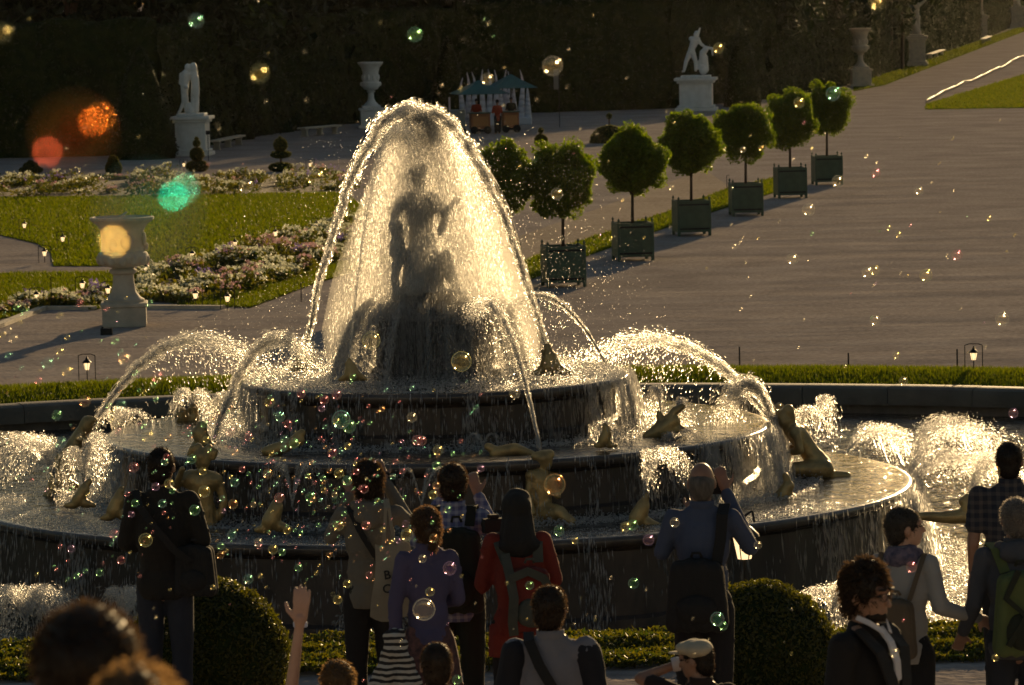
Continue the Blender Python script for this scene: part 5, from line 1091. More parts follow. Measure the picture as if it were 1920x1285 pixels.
    # --- hair
    if hair:
        g = np.random.default_rng(seed+40); m = MB()
        rr = {'short': (.083, .105, .098), 'crop': (.079, .101, .094), 'thick': (.092, .112, .110), 'curly': (.082, .104, .106), 'bald': (.0775, .097, .088), 'long': (.092, .112, .106), 'pony': (.084, .108, .100)}[hairstyle]
        c = (0, -.018, 1.655 if hairstyle != 'bald' else 1.618)
        m.ell(c, (rr[0]*headw, rr[1], rr[2]), n=24, k=14)
        m.ell((0, -.048, 1.60), (rr[0]*.90*headw, .062, .085), n=16, k=10)
        if hairstyle in ('long',): m.cap((0, -.045, 1.6), (0, -.065, 1.38), .088, .075).cap((-.06, -.02, 1.6), (-.075, -.01, 1.42), .04, .03).cap((.06, -.02, 1.6), (.075, -.01, 1.42), .04, .03)
        if hairstyle == 'pony': m.ell((.0, -.105, 1.60), (.055, .05, .06)).cap((.0, -.11, 1.58), (.01, -.12, 1.49), .042, .018).cap((.06, -.04, 1.60), (.055, -.06, 1.54), .028, .02)
        if hairstyle == 'thick': m.ell((0, -.03, 1.57), (.082, .075, .07))
        if hairstyle == 'curly':
            for i in range(46):
                d = Vector(g.normal(size=3)).normalized(); 
                if d.z < -.35: d.z *= -.5
                if d.y > .55 or d.z < -.2: continue
                m.ell(Vector(c)+Vector((d.x*.062, d.y*.078, .02+d.z*.088)), (.028, .028, .026), n=8, k=6)
        # keep the face free
        m.v = [hd(p) for p in m.v]; face_c = hd((0, .085, 1.60)); 
        m.v = [S(p) for p in m.v]
        ho = m.fused('hair', hair, e, voxel=.008 if upper else .010, sm=1, wr=.0022 if hairstyle in ('crop', 'bald', 'short') else .005, wf=30, seed=seed)
        co = np.empty(len(ho.data.vertices)*3, np.float32); ho.data.vertices.foreach_get('co', co); co = co.reshape(-1, 3)
        fc = np.array(hd((0, .17, 1.575)))*k; dv = co-fc; L = np.linalg.norm(dv, axis=1); R0 = .125*k; q = L < R0
        co[q] = fc+dv[q]/L[q][:, None]*R0; ho.data.vertices.foreach_set('co', co.ravel()); ho.data.update()
        # loose strands against the low sun, their tone lightened to add rim light
        if hairstyle != 'bald':
            nst = {'crop': 2600, 'short': 2400, 'thick': 2800, 'curly': 3200, 'long': 2600, 'pony': 2800}[hairstyle]; ln = {'crop': .009, 'short': .014, 'thick': .02, 'curly': .026, 'long': .02, 'pony': .02}[hairstyle]*k
            idx = g.integers(0, len(co), nst); b = co[idx]; nr = np.empty(len(co)*3, np.float32); ho.data.vertices.foreach_get('normal', nr); nr = nr.reshape(-1, 3)[idx]
            d = nr*.75+g.normal(0, .32, (nst, 3))+np.array([0, 0, -.35 if hairstyle in ('long', 'thick', 'pony') else .0]); d /= np.linalg.norm(d, axis=1)[:, None]; w = g.normal(size=(nst, 3))*.0011*k; L = ln*g.uniform(.4, 1.5, nst)[:, None]
            V = np.stack([b-w, b+w, b+d*L*.6+w, b+d*L+np.array([0, 0, -.3])*L], 1).reshape(-1, 3); V = V
            me = mesh_np('strands', V, np.arange(4*nst).reshape(-1, 4), strand_mat(hair)); so = linko('strands', me, ho); so['kind'] = 'stuff'
    if lean or tilt: e.rotation_euler = (lean, tilt, face)
    if extra: extra(e, k, hd, S)
    return e

def rbag(e, k, S, c, r, mat, name='backpack', pk=True, mat2=None, taper=.8):
    """rounded pack on the back: centre c, half sizes r"""
    m = MB(); x, y, z = r
    for sx in (-1, -.33, .33, 1):
        for dy in (-.35, .35): m.cap((c[0]+sx*x*.66, dy*y/.9, c[2]-z*.72), (c[0]+sx*x*.66*taper, dy*y/.9, c[2]+z*(.74-.10*abs(sx))), x*.32, x*.30)
    m.v = [S((p[0], c[1]+p[1]*.95, p[2])) for p in m.v]
    b = m.fused(name, mat, e, voxel=.014, sm=3, wr=.009, wf=32, seed=4)
    if pk:
        m = MB(); m.ell((c[0], c[1]-y*.72, c[2]-z*.35), (x*.66, y*.5, z*.42)); m.v = [S(p) for p in m.v]; m.fused('pocket', mat2 or mat, b, voxel=.012, sm=2, wr=.004, wf=18)
        MB().ribbon([S((c[0]-.03, c[1]+.01, c[2]+z*.98)), S((c[0]-.02, c[1]-.01, c[2]+z*1.1)), S((c[0]+.02, c[1]-.01, c[2]+z*1.1)), S((c[0]+.03, c[1]+.01, c[2]+z*.98))], (0, -1, .3), .016*k, .005).build('carry_loop', mat2 or mat, b)
    return b
def strap(e, S, pts, nrm, w, mat, name='strap', th=.006):
    return MB().ribbon([S(p) for p in pts], nrm, w, th).build(name, mat, e, smooth=30)
def camera_prop(c, Y0, yaw, label, black=None):
    e = empty('camera', c, yaw, label, 'camera'); 
    MB().box(-.065, .065, -.03, .03, -.045, .04).box(-.03, .03, -.025, .025, .04, .065).build('body', M['black'], e, bevel=.006); MB().lathe([(.034, 0), (.034, .05), (.038, .055), (.038, .085)], n=20).build('lens', M['black'], e, loc=(0, .03, -.005)).rotation_euler.x = R(-90)
    return e
def wpos(e, p, k=1): return e.matrix_basis @ (Vector(p)*k)

blue_d = fabric('dark_jeans', (.035, .04, .06)); blk_t = fabric('black_trousers', (.014, .013, .015))
# 1 man in dark jacket
def x1(e, k, hd, S):
    rbag(e, k, S, (.21, -.06, 1.0), (.14, .08, .17), M['black'], 'shoulder_bag', True)
    strap(e, S, [(-.15, -.06, 1.49), (-.10, -.175, 1.40), (.0, -.215, 1.28), (.12, -.21, 1.14), (.2, -.16, 1.06)], [(0, -.6, 1), (0, -1, .5), (0, -1, 0), (0, -1, 0), (.3, -1, 0)], .045*k, M['black'])
person('man in a dark jacket seen from behind, standing before the left box ball', 302, 838, 28, face=R(-10), LA=((-.27, .0, 1.16), (-.16, .22, 1.12)), RA=((.28, -.02, 1.18), (.17, .2, 1.10)), top=fabric('dark_jacket', (.022, .018, .014)), bottom=blue_d, hair=HK, hairstyle='crop', coat=True, hem=.82, wide=1.0, seed=2, extra=x1)
# 2 man in grey hoodie with cloth bag
def x2(e, k, hd, S):
    hood = MB(); hood.ell((0, -.10, 1.43), (.11, .05, .085)); hood.cap((-.09, -.06, 1.48), (.0, -.13, 1.38), .035, .04).cap((.09, -.06, 1.48), (.0, -.13, 1.38), .035, .04); hood.v = [S(p) for p in hood.v]; hood.fused('hood', grey_h, e, voxel=.011, sm=3, wr=.006, wf=20)
    strap(e, S, [(-.13, -.0, 1.49), (-.12, -.10, 1.45), (-.07, -.145, 1.33), (.03, -.15, 1.16), (.14, -.13, 1.02), (.18, -.06, .95)], [(0, 0, 1), (0, -1, .7), (0, -1, .1), (0, -1, 0), (.1, -1, 0), (1, -1, 0)], .038*k, M['black'])
grey_h = fabric('grey_hoodie', (.21, .19, .155), scale=3)
p2 = person('man in a grey hoodie photographing, cloth bag hanging from his shoulder', 690, 866, 27.5, face=R(6), LA=((-.27, .06, 1.28), (-.10, .24, 1.52)), RA=((.30, .10, 1.33), (.12, .22, 1.60)), top=grey_h, bottom=blk_t, hair=HB, hairstyle='thick', seed=3, extra=x2, skin=SK)
camera_prop(at(722, 905, 27.75), 0, R(6), 'compact camera held up by the man in the grey hoodie')
tote_m = fabric('tote_cloth', (.42, .37, .28), scale=4, tr=.12)
tc = at(737, 1090, 27.25); tote = empty('cloth_bag', tc, R(4), 'cream cloth bag with black lettering hanging beside the grey hoodie', 'bag')
m = MB(); N_ = 8
for sgn in (-1, 1):
    g0 = len(m.v); V = []
    for j in range(N_+1):
        for i in range(N_+1):
            u, v_ = i/N_*2-1, j/N_; V.append((u*(.105+.03*v_)+.01*math.sin(v_*5), sgn*(.006+.04*math.sin(math.pi*min(1, v_*1.1))*(1-u*u))-.0, .23-v_*.44+.012*math.sin(u*3)-(.03*(1-u*u) if j == N_ else 0)))
    m.add(V, [(j*(N_+1)+i, j*(N_+1)+i+1, (j+1)*(N_+1)+i+1, (j+1)*(N_+1)+i) for j in range(N_) for i in range(N_)])
m.build('bag_body', tote_m, tote, smooth=True)
for dx in (-.045, .012): MB().ribbon([(dx*1.2, -.02, .225), (dx*.7-.012, -.03, .34), (dx*.35-.02, -.03, .45), (dx*.2-.025, .02, .50)], (0, -1, 0), .02, .004).build('handle', tote_m, tote)
def text_mesh(s_, size, name, mat, parent, loc, rot):
    cu = bpy.data.curves.new(name, 'FONT'); cu.body = s_; cu.size = size; cu.extrude = .0008; cu.offset = size*.022; cu.space_character = 1.06; cu.resolution_u = 3
    o = bpy.data.objects.new(name, cu); COL.objects.link(o); dg = bpy.context.evaluated_depsgraph_get(); dg.update(); me = bpy.data.meshes.new_from_object(o.evaluated_get(dg)); bpy.data.objects.remove(o)
    me.materials.clear(); me.materials.append(mat); o = linko(name, me, parent, loc); o.rotation_euler = rot; return o
ink = pm('ink', (.02, .02, .02), .8)
text_mesh('BAG', .075, 'lettering', ink, tote, (-.055, -.060, .02), (R(90), R(-7), 0)); text_mesh('CUL', .075, 'lettering', ink, tote, (-.065, -.064, -.065), (R(90), R(-7), 0))
# 4 man in plaid with backpack
def plaid(name, c, c2, sc):
    m_ = fabric(name, c); t = m_.node_tree; b = t.nodes['Principled BSDF']; tc_ = nn(t, 'ShaderNodeTexCoord'); prev = None
    for d_ in ('X', 'Z'):
        w = nn(t, 'ShaderNodeTexWave', wave_type='BANDS', bands_direction=d_); w.inputs['Scale'].default_value = sc; t.links.new(tc_.outputs['Object'], w.inputs[0]); r_ = nn(t, 'ShaderNodeValToRGB'); r_.color_ramp.interpolation = 'CONSTANT'; r_.color_ramp.elements[1].position = .62; r_.color_ramp.elements[0].color = (0, 0, 0, 1); r_.color_ramp.elements[1].color = (.5, .5, .5, 1); t.links.new(w.outputs[0], r_.inputs[0])
        if prev is None: prev = r_
        else:
            ad = nn(t, 'ShaderNodeMixRGB', blend_type='ADD'); ad.inputs[0].default_value = 1; t.links.new(prev.outputs[0], ad.inputs[1]); t.links.new(r_.outputs[0], ad.inputs[2]); prev = ad
    mx = nn(t, 'ShaderNodeMixRGB'); mx.inputs[1].default_value = (*c, 1); mx.inputs[2].default_value = (*c2, 1); t.links.new(prev.outputs[0], mx.inputs[0]); t.links.new(mx.outputs[0], b.inputs['Base Color']); return m_
olive = fabric('dark_green_pack', (.018, .02, .012))
def x4(e, k, hd, S):
    b = rbag(e, k, S, (.03, -.20, 1.13), (.17, .12, .29), olive)
    for s_ in (-1, 1): strap(b, S, [(s_*.10, -.10, 1.38), (s_*.11, -.04, 1.49), (s_*.115, .04, 1.49), (s_*.12, .10, 1.42)], [(0, -1, .5), (0, -.3, 1), (0, .3, 1), (0, 1, .4)], .06*k, olive)
person('man in a blue and white checked shirt with a dark backpack, photographing', 849, 868, 27, face=R(-4), LA=((-.26, .08, 1.27), (-.10, .24, 1.50)), RA=((.30, .1, 1.25), (.13, .22, 1.53)), top=plaid('checked_shirt', (.10, .11, .24), (.32, .33, .42), 7), bottom=olive, hair=HM, hairstyle='short', hem=.80, seed=5, extra=x4)
# 3 woman in purple
purp = fabric('violet_jumper', (.115, .10, .20), scale=4)
person('woman with pinned-up brown hair in a violet jumper, seen from behind', 798, 950, 26, face=R(10), yaw=R(8), LA=((-.24, -.02, 1.14), (-.235, .0, .88)), RA=((.23, .05, 1.15), (.06, .22, 1.10)), top=purp, bottom=pm('flowered_skirt', (.05, .025, .03), .8, col2=(.16, .07, .06), scale=26), skirt=True, hair=HL, hairstyle='pony', skin=SKL, wide=.88, hem=.86, seed=6)
cl = fabric('striped_cloth', (.03, .03, .03)); t = cl.node_tree; b_ = t.nodes['Principled BSDF']; w = nn(t, 'ShaderNodeTexWave', wave_type='BANDS', bands_direction='Z'); w.inputs['Scale'].default_value = 9; w.inputs['Distortion'].default_value = 3; w.inputs['Detail Scale'].default_value = 1; r_ = nn(t, 'ShaderNodeValToRGB'); r_.color_ramp.interpolation = 'CONSTANT'; r_.color_ramp.elements[1].position = .5; r_.color_ramp.elements[0].color = (.025, .022, .022, 1); r_.color_ramp.elements[1].color = (.5, .46, .4, 1)
tc_ = nn(t, 'ShaderNodeTexCoord'); t.links.new(tc_.outputs['Object'], w.inputs[0]); t.links.new(w.outputs[0], r_.inputs[0]); t.links.new(r_.outputs[0], b_.inputs['Base Color'])
c0 = at(742, 1230, 25.6); m = MB()
for i in range(7): m.cap((.03*math.sin(i*2.1), .02*math.cos(i*1.7), .12), ((i-3)*.045, .03*math.cos(i*2.3), -.22-.03*math.sin(i*1.3)), .035, .045)
m.fused('striped_shawl', cl, None, voxel=.012, sm=2, wr=.012, wf=24, origin=(0, 0, 0), label='black and white striped cloth held by the woman in violet', cat='cloth').location = c0
# 5 woman in red with hood
red = fabric('red_jacket', (.26, .035, .022), (.2, .025, .015), tr=.1); gp = fabric('grey_straps', (.10, .105, .085))
def x5(e, k, hd, S):
    m = MB(); m.ell((0, -.02, 1.65), (.098, .118, .112)).cap((0, -.03, 1.6), (0, -.05, 1.42), .095, .12).ell((0, -.06, 1.40), (.15, .09, .06)); m.v = [S(p) for p in m.v]; m.fused('head_scarf', M['black'], e, voxel=.011, sm=3, wr=.006, wf=14)
    b = rbag(e, k, S, (.06, -.19, 1.08), (.15, .10, .23), fabric('red_pack', (.22, .03, .02)), mat2=gp)
    for s_ in (-1, 1): strap(b, S, [(s_*.10+.02, -.12, 1.30), (s_*.12, -.09, 1.41), (s_*.13, .02, 1.48), (s_*.13, .10, 1.40)], [(0, -1, .3), (0, -1, .6), (0, 0, 1), (0, 1, .4)], .065*k, gp)
    strap(b, S, [(-.09, -.14, 1.36), (-.07, -.26, 1.24), (-.05, -.30, 1.10), (-.06, -.29, .95), (-.05, -.24, .86)], (0, -1, 0), .06*k, gp, 'webbing', .01)
    strap(b, S, [(-.07, -.27, 1.22), (.04, -.31, 1.27), (.14, -.28, 1.22), (.2, -.2, 1.1)], (0, -1, .2), .055*k, gp, 'webbing', .01)
person('woman with a black head scarf, red jacket and grey-strapped backpack', 968, 918, 26.5, face=R(4), LA=((-.25, .06, 1.15), (-.17, .26, 1.24)), RA=((.26, .04, 1.17), (.12, .24, 1.14)), top=red, bottom=blk_t, hair=HK, hairstyle='crop', hem=.70, coat=True, wide=.92, seed=7, extra=x5)
camera_prop(at(925, 985, 26.8), 0, R(20), 'small camera held low by the woman in the red jacket')
# 6 bald man in blue shirt
blu = fabric('blue_shirt', (.085, .11, .19), scale=3)
def x6(e, k, hd, S):
    rbag(e, k, S, (-.03, -.19, 1.0), (.19, .12, .22), M['black'], 'shoulder_bag')
    strap(e, S, [(.13, .0, 1.50), (.12, -.10, 1.45), (.11, -.145, 1.32), (.08, -.17, 1.15)], [(0, 0, 1), (0, -1, .5), (0, -1, 0), (0, -1, 0)], .065*k, M['black'])
person('balding man in a blue shirt with a large black bag, photographing', 1315, 865, 26.5, face=R(-5), LA=((-.27, .02, 1.22), (-.08, .26, 1.42)), RA=((.31, .05, 1.24), (.13, .17, 1.56)), top=blu, bottom=fabric('dark_trousers', (.02, .018, .022)), hair=HG, hairstyle='bald', wide=1.0, thick=1.1, seed=8, extra=x6, skin=SK)
camera_prop(at(1346, 912, 26.72), 0, R(-5), 'black camera at the face of the balding man in blue')
# 7 woman with scarf facing right, arm stretched
wt = fabric('white_top', (.42, .41, .40), scale=3); tan = fabric('tan_pack', (.16, .12, .08))
def x7(e, k, hd, S):
    m = MB(); m.lathe([(.10, -.02), (.115, .03), (.10, .075), (.075, .095)], (0, -.01, 1.43), n=24); m.v = [S(p) for p in m.v]
    m.fused('neck_scarf', pm('patterned_scarf', (.16, .13, .18), .9, col2=(.05, .05, .09), scale=30), e, voxel=.011, sm=2, wr=.01, wf=26)
    b = rbag(e, k, S, (-.0, -.19, 1.06), (.125, .09, .20), tan)
    for s_ in (-1, 1): strap(b, S, [(s_*.07, -.14, 1.22), (s_*.12, -.12, 1.38), (s_*.13, -.03, 1.48), (s_*.13, .08, 1.42)], [(0, -1, 0), (0, -1, .3), (0, 0, 1), (0, 1, .4)], .028*k, tan)
    for s_ in (-1, 1): 
        gm = MB()
        for i in range(12):
            a = 2*math.pi*i/12; a2 = 2*math.pi*(i+1)/12; gm.rod(S(hd((s_*.03+.021*math.cos(a), .112, 1.638+.017*math.sin(a)))), S(hd((s_*.03+.021*math.cos(a2), .112, 1.638+.017*math.sin(a2)))), .0016, n=4)
        gm.rod(S(hd((s_*.052, .11, 1.642))), S(hd((s_*.078, .0, 1.64))), .0016, n=4); gm.build('spectacles', M['iron'], e)
person('grey-haired woman in a white top and neck scarf, looking right with one arm stretched out', 1694, 950, 25, face=R(-22), yaw=R(-58), LA=((-.22, .05, 1.15), (-.15, .22, 1.08)), RA=((.25, -.02, 1.17), (.44, .20, 1.08)), top=wt, bottom=blk_t, hair=HG if False else hair_mat('dark_grey_hair', (.07, .06, .05)), hairstyle='short', skin=SKL, wide=.92, seed=9, extra=x7)
# 8 tall man in dark check
person('broad man in a dark checked short-sleeved shirt at the right edge, behind the green backpack', 1892, 827, 27.5, face=R(0), yaw=R(-14), LA=((-.26, -.02, 1.13), (-.25, .1, .9)), RA=((.26, .0, 1.14), (.2, .2, 1.0)), top=plaid('dark_checked_shirt', (.02, .025, .04), (.09, .08, .08), 6), bottom=blk_t, hair=HK, hairstyle='crop', wide=1.12, sleeve=.5, seed=10)
# 9 green backpack
gpk = fabric('lime_pack', (.14, .18, .06)); gdk = fabric('pack_mesh', (.03, .035, .02))
def x9(e, k, hd, S):
    m = MB(); m.ell((0, -.1, 1.45), (.12, .06, .07)).cap((-.1, -.05, 1.48), (0, -.13, 1.42), .035, .04).cap((.1, -.05, 1.48), (0, -.13, 1.42), .035, .04); m.v = [S(p) for p in m.v]; m.fused('hood', gyb, e, voxel=.012, sm=2, wr=.006, wf=18)
    b = rbag(e, k, S, (-.02, -.22, 1.12), (.165, .12, .27), gpk, mat2=gdk, taper=.75)
    for s_ in (-1, 1): strap(b, S, [(s_*.09, -.13, 1.34), (s_*.13, -.07, 1.47), (s_*.14, .04, 1.49), (s_*.14, .1, 1.42)], [(0, -1, .3), (0, -.5, 1), (0, .3, 1), (0, 1, .4)], .06*k, gpk)
    strap(b, S, [(-.05, -.30, 1.37), (-.13, -.33, 1.22), (-.02, -.36, 1.12), (-.12, -.34, .95)], (0, -1, 0), .035*k, gdk, 'piping', .02); strap(b, S, [(.05, -.31, 1.36), (.11, -.32, 1.22), (.03, -.36, 1.08), (.12, -.32, .94)], (0, -1, 0), .035*k, gdk, 'piping', .02)
gyb = fabric('slate_hoodie', (.085, .09, .11))
person('grey-haired man in a slate hoodie with a lime green backpack, cut by the right edge', 1903, 933, 25, face=R(6), LA=((-.28, -.02, 1.15), (-.33, .1, .97)), RA=((.27, -.02, 1.15), (.26, .1, .92)), top=gyb, bottom=fabric('jeans', (.03, .035, .05)), hair=HG, hairstyle='short', wide=1.1, thick=1.15, seed=11, extra=x9)
# 10 curly man in black suit, looking right toward the viewer
def x10(e, k, hd, S):
    w_ = pm('white_shirt', (.62, .60, .62), .7); 
    m = MB(); m.ribbon([(0, .07, 1.49), (0, .125, 1.43), (0, .155, 1.35), (0, .160, 1.27)], [(0, .6, 1), (0, 1, .4), (0, 1, 0), (0, 1, 0)], .042, .010); m.v = [S(p) for p in m.v]; m.build('shirt_front', w_, e)
    for s_ in (-1, 1): MB().ribbon([S((s_*.07, .0, 1.535)), S((s_*.065, .06, 1.515)), S((s_*.02, .11, 1.47))], [(s_, 0, .5), (s_, 1, .5), (0, 1, .3)], .022*k, .006).build('shirt_collar', w_, e)
    for s_ in (-1, 1): MB().ribbon([S((s_*.10, .03, 1.49)), S((s_*.09, .13, 1.40)), S((s_*.055, .165, 1.27)), S((s_*.015, .175, 1.14))], [(0, 0, 1), (0, 1, .5), (0, 1, 0), (0, 1, 0)], .07*k, .012).build('lapel', M['black'], e)
    bd = MB(); bd.ell(hd((0, .048, 1.545)), (.050, .056, .030)); bd.v = [S(p) for p in bd.v]
    bd.fused('beard', HK, e, voxel=.007, sm=1, wr=.003, wf=60)
    for s_ in (-1, 1): 
        gm = MB()
        for i in range(12):
            a = 2*math.pi*i/12; a2 = 2*math.pi*(i+1)/12; gm.rod(S(hd((s_*.031+.023*math.cos(a), .115, 1.638+.017*math.sin(a)))), S(hd((s_*.031+.023*math.cos(a2), .115, 1.638+.017*math.sin(a2)))), .0018, n=4)
        gm.rod(S(hd((s_*.054, .113, 1.642))), S(hd((s_*.08, .0, 1.64))), .0018, n=4); gm.build('spectacles', M['iron'], e)
        MB().cap(S(hd((s_*.015, .105, 1.668))), S(hd((s_*.046, .098, 1.668))), .0055*k, .0045*k, 8, 3).build('eyebrow', HK, e, smooth=True)
person('man with wild curly dark hair, beard and black suit, looking to the right', 1622, 1060, 19.5, face=R(-128), yaw=R(-6), pitch=R(-6), top=fabric('black_suit', (.012, .011, .012)), bottom=None, hair=HM, hairstyle='curly', skin=SK, upper=True, coat=True, seed=12, extra=x10, hem=.9)
# 11 man with strap
def x11(e, k, hd, S):
    strap(e, S, [(-.11, .03, 1.505), (-.11, -.07, 1.475), (-.06, -.148, 1.36), (.02, -.16, 1.22), (.10, -.15, 1.08), (.14, -.13, .98)], [(0, 0, 1), (0, -1, .8), (0, -1, .1), (0, -1, 0), (0, -1, 0), (0, -1, 0)], .055*k, M['black'])
    for s_ in (-1, 1):
        m = MB(); m.cap((s_*.183, -.005, 1.40), (s_*.222, -.02, 1.18), .078, .070); m.v = [S(p) for p in m.v]; m.fused('sleeve', fabric('navy_sleeve', (.015, .016, .025)), e, voxel=.012, sm=2, wr=.005, wf=12)
person('short-haired man in a white T-shirt with dark sleeves and a black diagonal strap', 1030, 1097, 22, yaw=R(-12), top=fabric('pale_tshirt', (.27, .27, .31), scale=3, tr=.1), bottom=blk_t, hair=HM, hairstyle='short', sleeve=.5, seed=13, extra=x11, wide=1.08, skin=SK)
# 12 man in flat cap, face turned left
def x12(e, k, hd, S):
    cm = fabric('cream_cap', (.66, .58, .42), scale=5)
    m = MB(); m.ell(hd((0, -.012, 1.70)), (.106, .132, .058)); m.ell(hd((0, .03, 1.705)), (.092, .10, .043)); m.v = [S(p) for p in m.v]; c_ = m.fused('flat_cap', cm, e, voxel=.009, sm=3, wr=.004, wf=20)
    m = MB(); m.ell(hd((0, .105, 1.683)), (.075, .06, .010)); m.v = [S(p) for p in m.v]; m.build('peak', cm, c_, smooth=True)
    w = Vector((-.25, .17, 1.60)); MB().lathe([(.034, -.02), (.036, -.01), (.036, .01), (.034, .02)], n=20).build('wristband', pm('band', (.5, .5, .55), .5), e, loc=S((-.145, .175, 1.575))).rotation_euler = (0, R(80), 0)
person('man in a cream flat cap with his bare arm raised in front of him', 1313, 1200, 22, yaw=R(62), pitch=R(-8), LA=((-.42, .12, 1.50), (-.12, .18, 1.58)), RA=((.25, .0, 1.14), (.2, .12, .95)), top=fabric('dark_tshirt', (.03, .018, .015)), bottom=blk_t, hair=HK, hairstyle='crop', sleeve=.4, seed=14, extra=x12)
# 13 boy
person('boy with cropped brown hair at the bottom edge, only his head showing', 818, 1203, 19.5, top=fabric('brown_shirt', (.06, .04, .03)), bottom=None, hair=HM, hairstyle='crop', seed=15, upper=True, headw=1.02, hem=.9)
# 14 blond waving person
def x14(e, k, hd, S):
    MB().lathe([(.031, -.012), (.033, -.008), (.033, .008), (.031, .012)], n=24).build('bracelet', pm('bracelet_paper', (.45, .55, .75), .4), e, loc=tuple(w_-Vector((.0, 0, .015))))
tp = at(632, 1240, 20.5); w_ = at(563, 1165, 20.6); wx = (w_.x-tp.x); 
Hh = tp.z-step_z(20.5); kk = Hh/1.75; b0_ = Vector((tp.x, 20.5, step_z(20.5))); w_ = (w_-b0_); e_ = at(547, 1292, 20.6)-b0_
person('person with long blond hair waving one raised hand at the bottom edge', 632, 1240, 20.5, face=0, yaw=R(10), LA=((e_.x/kk, .06, e_.z/kk), (w_.x/kk, .05, w_.z/kk)), RA=((.24, 0, 1.14), (.2, .1, .95)), top=fabric('ochre_top', (.2, .12, .05)), bottom=None, hair=HBL, hairstyle='long', skin=SKL, upper=True, sleeve=.4, seed=16, hs=1.28, curl=.28, voxel=.010, extra=x14, hem=.9)
# 15 big blurred head, 16 blond tuft
person('out-of-focus head with cropped brown hair close to the camera at the lower left', 163, 1133, 7.0, face=R(0), top=fabric('ochre_jacket', (.30, .19, .08)), bottom=None, hair=HM, hairstyle='short', upper=True, seed=17, headw=1.06, hem=.9)
person('out-of-focus tousled blond head at the lower left corner before the big head', 255, 1258, 6.2, face=R(0), top=fabric('ochre_coat', (.30, .19, .08)), bottom=None, hair=HBL, hairstyle='thick', upper=True, seed=18, headw=.75, hem=.9)
# kiosk staff and customer
apr = fabric('orange_apron', (.42, .06, .02))
for (x, y, D, lb, tm, hr) in ((893, 186, 234.5, 'kiosk attendant in red behind the left cart', apr, HK), (932, 180, 232, 'person in a red apron standing between the two carts', apr, HK), (958, 180, 236, 'dark-dressed person behind the right cart', olive, HK)):
    tp = at(x, y, D); e = empty('person', (tp.x, D, 0), R(170 if D > 233 else 20), lb, 'person'); H = 1.75; 
    m = MB(); m.ell((0, 0, 1.64), (.08, .1, .12)).cap((0, 0, 1.42), (0, 0, 1.55), .06, .055).ell((0, 0, 1.2), (.16, .11, .28)).ell((0, 0, .9), (.16, .12, .16))
    for s_ in (-1, 1): m.cap((s_*.18, 0, 1.4), (s_*.24, .05, 1.12), .05, .04).cap((s_*.24, .05, 1.12), (s_*.16, .22, 1.05), .04, .03).cap((s_*.09, 0, .88), (s_*.1, 0, .1), .09, .05).cap((s_*.1, 0, .05), (s_*.11, .14, .04), .045, .04)
    m.fused('body', SK, e, voxel=.03, sm=1)
    m = MB(); m.ell((0, 0, 1.2), (.185, .14, .3)).cap((-.16, 0, 1.4), (.16, 0, 1.4), .075, .075).ell((0, .02, .85), (.18, .15, .25))
    for s_ in (-1, 1): m.cap((s_*.19, 0, 1.4), (s_*.25, .04, 1.12), .065, .06)
    m.fused('apron', tm, e, voxel=.03, sm=1); m = MB()
    for s_ in (-1, 1): m.cap((s_*.09, 0, .88), (s_*.1, 0, .12), .11, .08)
    m.fused('trousers', blk_t, e, voxel=.035, sm=1); MB().ell((0, -.01, 1.68), (.09, .11, .1)).build('hair', hr, e, smooth=True)
